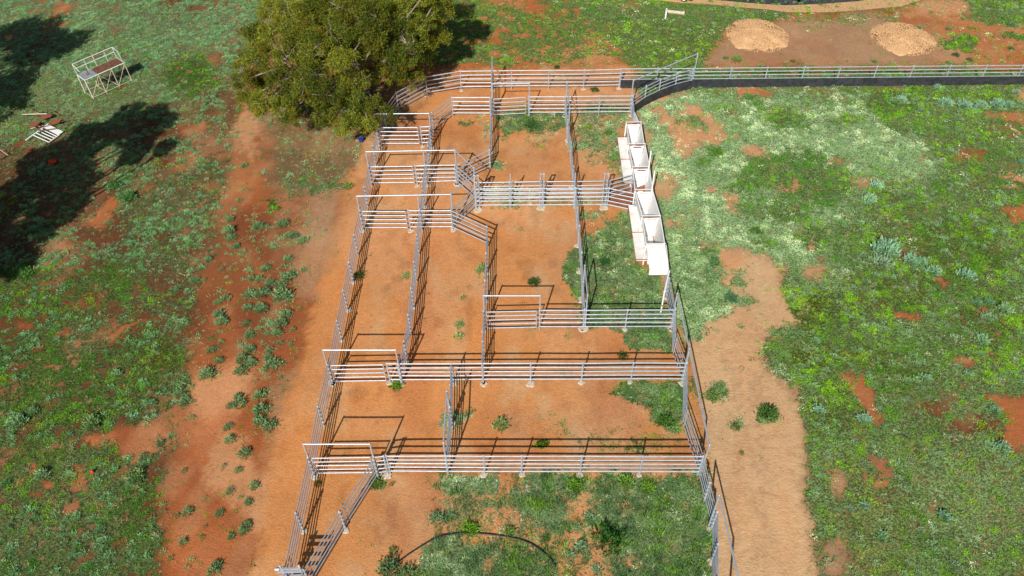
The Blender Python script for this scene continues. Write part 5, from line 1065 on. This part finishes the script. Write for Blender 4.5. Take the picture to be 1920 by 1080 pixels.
# ------------------------------------------------------------------ trees
def tree(label, base, lobes, nleaf, seed, name='gum_tree', leaf=.17, col=(srgb(132, 136, 44, 1.05), srgb(78, 94, 34, .85)), twigs=True, trunk_r=.38, group=None, zc=None):
    r = np.random.RandomState(seed); random.seed(seed)
    root = thing(name, label, 'tree', (base[0], base[1], 0), group)
    L = np.array(lobes, float); top = Vector((base[0], base[1], 1.6))
    tr = MB(); forks = []
    ctr = Vector((float(L[:, 0].mean()), float(L[:, 1].mean()), 0))
    for k in range(4):
        a = k*1.57+.4; p1 = Vector((base[0]+math.cos(a)*.25, base[1]+math.sin(a)*.25, -.1)); p2 = Vector((base[0]+math.cos(a)*.9, base[1]+math.sin(a)*.9, 1.4)); p3 = Vector((ctr.x+math.cos(a)*2.6, ctr.y+math.sin(a)*2.0, 3.2)); p4 = Vector((ctr.x+math.cos(a)*3.4, ctr.y+math.sin(a)*2.6, 4.2))
        if zc: p3 = Vector((base[0]*.5+ctr.x*.5+math.cos(a)*.8, base[1]*.5+ctr.y*.5+math.sin(a)*.8, zc*.6)); p4 = Vector((ctr.x+math.cos(a)*1.2, ctr.y+math.sin(a)*1.2, zc*.88))
        tr.path([p1, p2, p2.lerp(p3, .5)+Vector((0, 0, .2)), p3, p4], trunk_r*.62, trunk_r*.36, 9); forks.append(p4); forks.append(p3)
    tr.cone((base[0], base[1], -.1), (base[0], base[1], 1.0), trunk_r, trunk_r*.8, 12)
    tr.build('trunk', BARK, root)
    br = MB(); lv, lc = [], []
    for li, (x_, y_, z_, rad) in enumerate(L):
        c = Vector((x_, y_, z_)); f0 = min(forks, key=lambda q_: (q_-c).length)
        mid = f0.lerp(c, .5)+Vector((r.randn()*.4, r.randn()*.4, .3)); br.path([f0, mid, c+Vector((0, 0, rad*.1))], .11, .045, 6)
        for k in range(7):
            d = Vector((r.randn(), r.randn(), r.randn()*.6+.35)).normalized(); e = c+d*rad*(.75+.3*r.rand()); m2 = c.lerp(e, .5)+Vector((r.randn()*.15, r.randn()*.15, .05))
            br.path([c, m2, e], .035, .012, 5)
        if twigs and r.rand() < .2:   # dead pale twigs sticking out
            tw = MB()
            for k in range(5):
                d = Vector((r.randn()*.8, r.randn()*.8-.25, abs(r.randn())*.7+.3)).normalized(); s0 = c; e = c+d*rad*1.25
                m2 = s0.lerp(e, .55)+Vector((r.randn()*.15, r.randn()*.15, .1)); tw.path([s0, m2, e], .03, .010, 5)
                for q_ in range(3):
                    e2 = m2+Vector((r.randn(), r.randn(), abs(r.randn())*.6)).normalized()*rad*.35; tw.path([m2, m2.lerp(e2, .5)+Vector((r.randn()*.06, r.randn()*.06, 0)), e2], .014, .006, 4)
            tw.build('dead_twig', DRYW, root)
        # leaf clumps: tufts through the outer part of the lobe
        nt_ = int(34*rad*rad/3+14); per = max(8, int(nleaf*rad*rad/(L[:, 3]**2).sum()/nt_))
        bright = .75+.6*r.rand(); hue = r.rand()
        for q_ in range(nt_):
            v = r.randn(3); v[2] = v[2]*.8+.45; v /= np.linalg.norm(v); rr_ = rad*(.45+.6*r.rand()**.6)*(1+.22*math.sin(3*v[0]+li)*math.cos(4*v[1]+li*2))
            tc_ = np.array([x_, y_, z_])+v*rr_*np.array([1, 1, .82]); tr_ = rad*(.16+.14*r.rand())+.08
            P = tc_+np.clip(r.randn(per, 3), -1.9, 1.9)*tr_*np.array([.55, .55, .5]); n = per
            d = r.randn(n, 3)*.75+v*.5+np.array([0, 0, -.55]); d /= np.linalg.norm(d, axis=1, keepdims=True)
            s = np.cross(d, r.randn(n, 3)); s /= np.linalg.norm(s, axis=1, keepdims=True)
            ll = leaf*(.6+.8*r.rand(n, 1)); ww = ll*.34
            tri = np.stack([P-s*ww*.5, P+s*ww*.5, P+d*ll], 1); lv.append(tri.reshape(-1, 3))
            h = np.clip(hue*.5+r.rand()*.5, 0, 1); base_ = (col[0]*h+col[1]*(1-h))*bright*(.85+.3*r.rand())
            if r.rand() < .12: base_ = base_*np.array([1.12, .86, .75])
            cc = base_*(1+.22*r.randn(n, 1)); lc.append(np.repeat(np.clip(cc, .004, 1), 3, axis=0))
    bo = br.build('branches', BARK, root)
    co_ = np.concatenate(lv)-np.array([base[0], base[1], 0]); o = npmesh('crown', co_, np.arange(len(co_)).reshape(-1, 3), LEAF, dict(col=np.concatenate(lc)), parent=root)
    return root
lb_ = [(490, 110, 5, 1.5), (482, 62, 5.5, 1.5), (462, 150, 4, 1.1), (470, 183, 3, 1.1), (468, 118, 4.5, 1.2), (545, 30, 7, 1.7), (600, 22, 7.5, 1.7), (560, 85, 6.5, 1.7), (622, 70, 7.5, 1.7), (660, 22, 8, 1.7), (705, 32, 8, 1.5), (745, 15, 7.5, 1.6), (792, 20, 6.5, 1.2), (812, 8, 6, 1.1),
       (745, 60, 6.5, 1.3), (768, 98, 5.5, 1.3), (730, 105, 5.5, 1.3), (752, 130, 4.5, 1.1), (706, 75, 7, 1.2), (640, 120, 7, 1.4), (590, 140, 6, 1.4), (530, 150, 5, 1.4), (500, 195, 3.5, 1.2), (560, 195, 4, 1.3), (605, 218, 3, 1.1), (660, 160, 5, 1.3), (665, 188, 4, 1.3), (640, 212, 3.2, 1.3),
       (700, 198, 3.5, 1.0), (727, 215, 2.8, .75), (690, 232, 2.4, .9), (645, 238, 2.4, 1.0), (545, 218, 3, 1.0), (480, 205, 2.6, .8), (612, 178, 5, 1.3), (520, 62, 6, 1.4), (680, -25, 8, 1.8), (600, -28, 8, 1.9), (750, -25, 7.5, 1.8), (540, -15, 7, 1.6), (505, 20, 6, 1.3), (500, -20, 6, 1.4), (800, -25, 6.5, 1.5), (540, 110, 6.2, 1.3), (575, 50, 7.2, 1.4), (590, 105, 6.8, 1.2), (690, 60, 7.6, 1.2), (720, 0, 8, 1.5), (630, 0, 8.2, 1.5), (570, 165, 5.2, 1.2), (765, 60, 6, 1.0), (818, 2, 8, 1.4), (800, -12, 9, 1.4), (828, 18, 7, 1.1), (790, 50, 6.5, 1.1)]
lobes = [(*V(a, b_, z), r_*.85) for a, b_, z, r_ in lb_]
lobes += [(x_-.2, y_+.4, z_*.55, r_*.9) for i, (x_, y_, z_, r_) in enumerate(lobes) if z_ > 4.4 and i % 3 == 0]
tree('big spreading gum tree with olive foliage and bare grey twigs over the yard corner', (-12.6, 57.5), lobes, 230000, 12)
# trees standing left of the photo whose shade falls into it
KS = 1/math.tan(ELEV)
def shade_tree(label, sx, sy, zc, rad, seed, nl=9):
    g0 = V(sx, sy); cx_ = g0[0]-zc*KS*math.sin(AZ); cy_ = g0[1]-zc*KS*math.cos(AZ); r = np.random.RandomState(seed); lo = []
    for k in range(nl):
        a = r.rand()*6.283; q_ = rad*math.sqrt(r.rand())*.85; lo.append((cx_+math.cos(a)*q_, cy_+math.sin(a)*q_, zc+r.randn()*rad*.18, rad*(.34+.16*r.rand())))
    tree(label, (cx_-5.5, cy_-1.5), lo, 16000, seed, leaf=.30, twigs=False, trunk_r=.2, group='trees left of the photo', zc=zc)
shade_tree('tree left of the photo shading the far left corner', 35, 85, 7.5, 3.8, 31, 12)
shade_tree('tree left of the photo shading the ground beside the platform', 95, 88, 9.5, 2.8, 32, 8)
shade_tree('tree left of the photo shading the field edge above the scrap heap', 5, 175, 7, 3.2, 33)
shade_tree('tall tree left of the photo shading the field below the platform', 255, 240, 13.5, 2.6, 34, 8)
shade_tree('tree left of the photo shading the slatted panel', 185, 255, 12, 2.6, 35, 8)
shade_tree('tree left of the photo shading the orange drum', 110, 305, 9.5, 2.9, 36)
shade_tree('tree left of the photo shading the field below the drum', 50, 385, 7.5, 3.6, 37, 12)
shade_tree('tree left of the photo shading the middle of the left edge', 12, 470, 6.5, 2.4, 38)
shade_tree('second tall tree left of the photo shading below the platform', 285, 275, 13.5, 1.6, 39, 6)
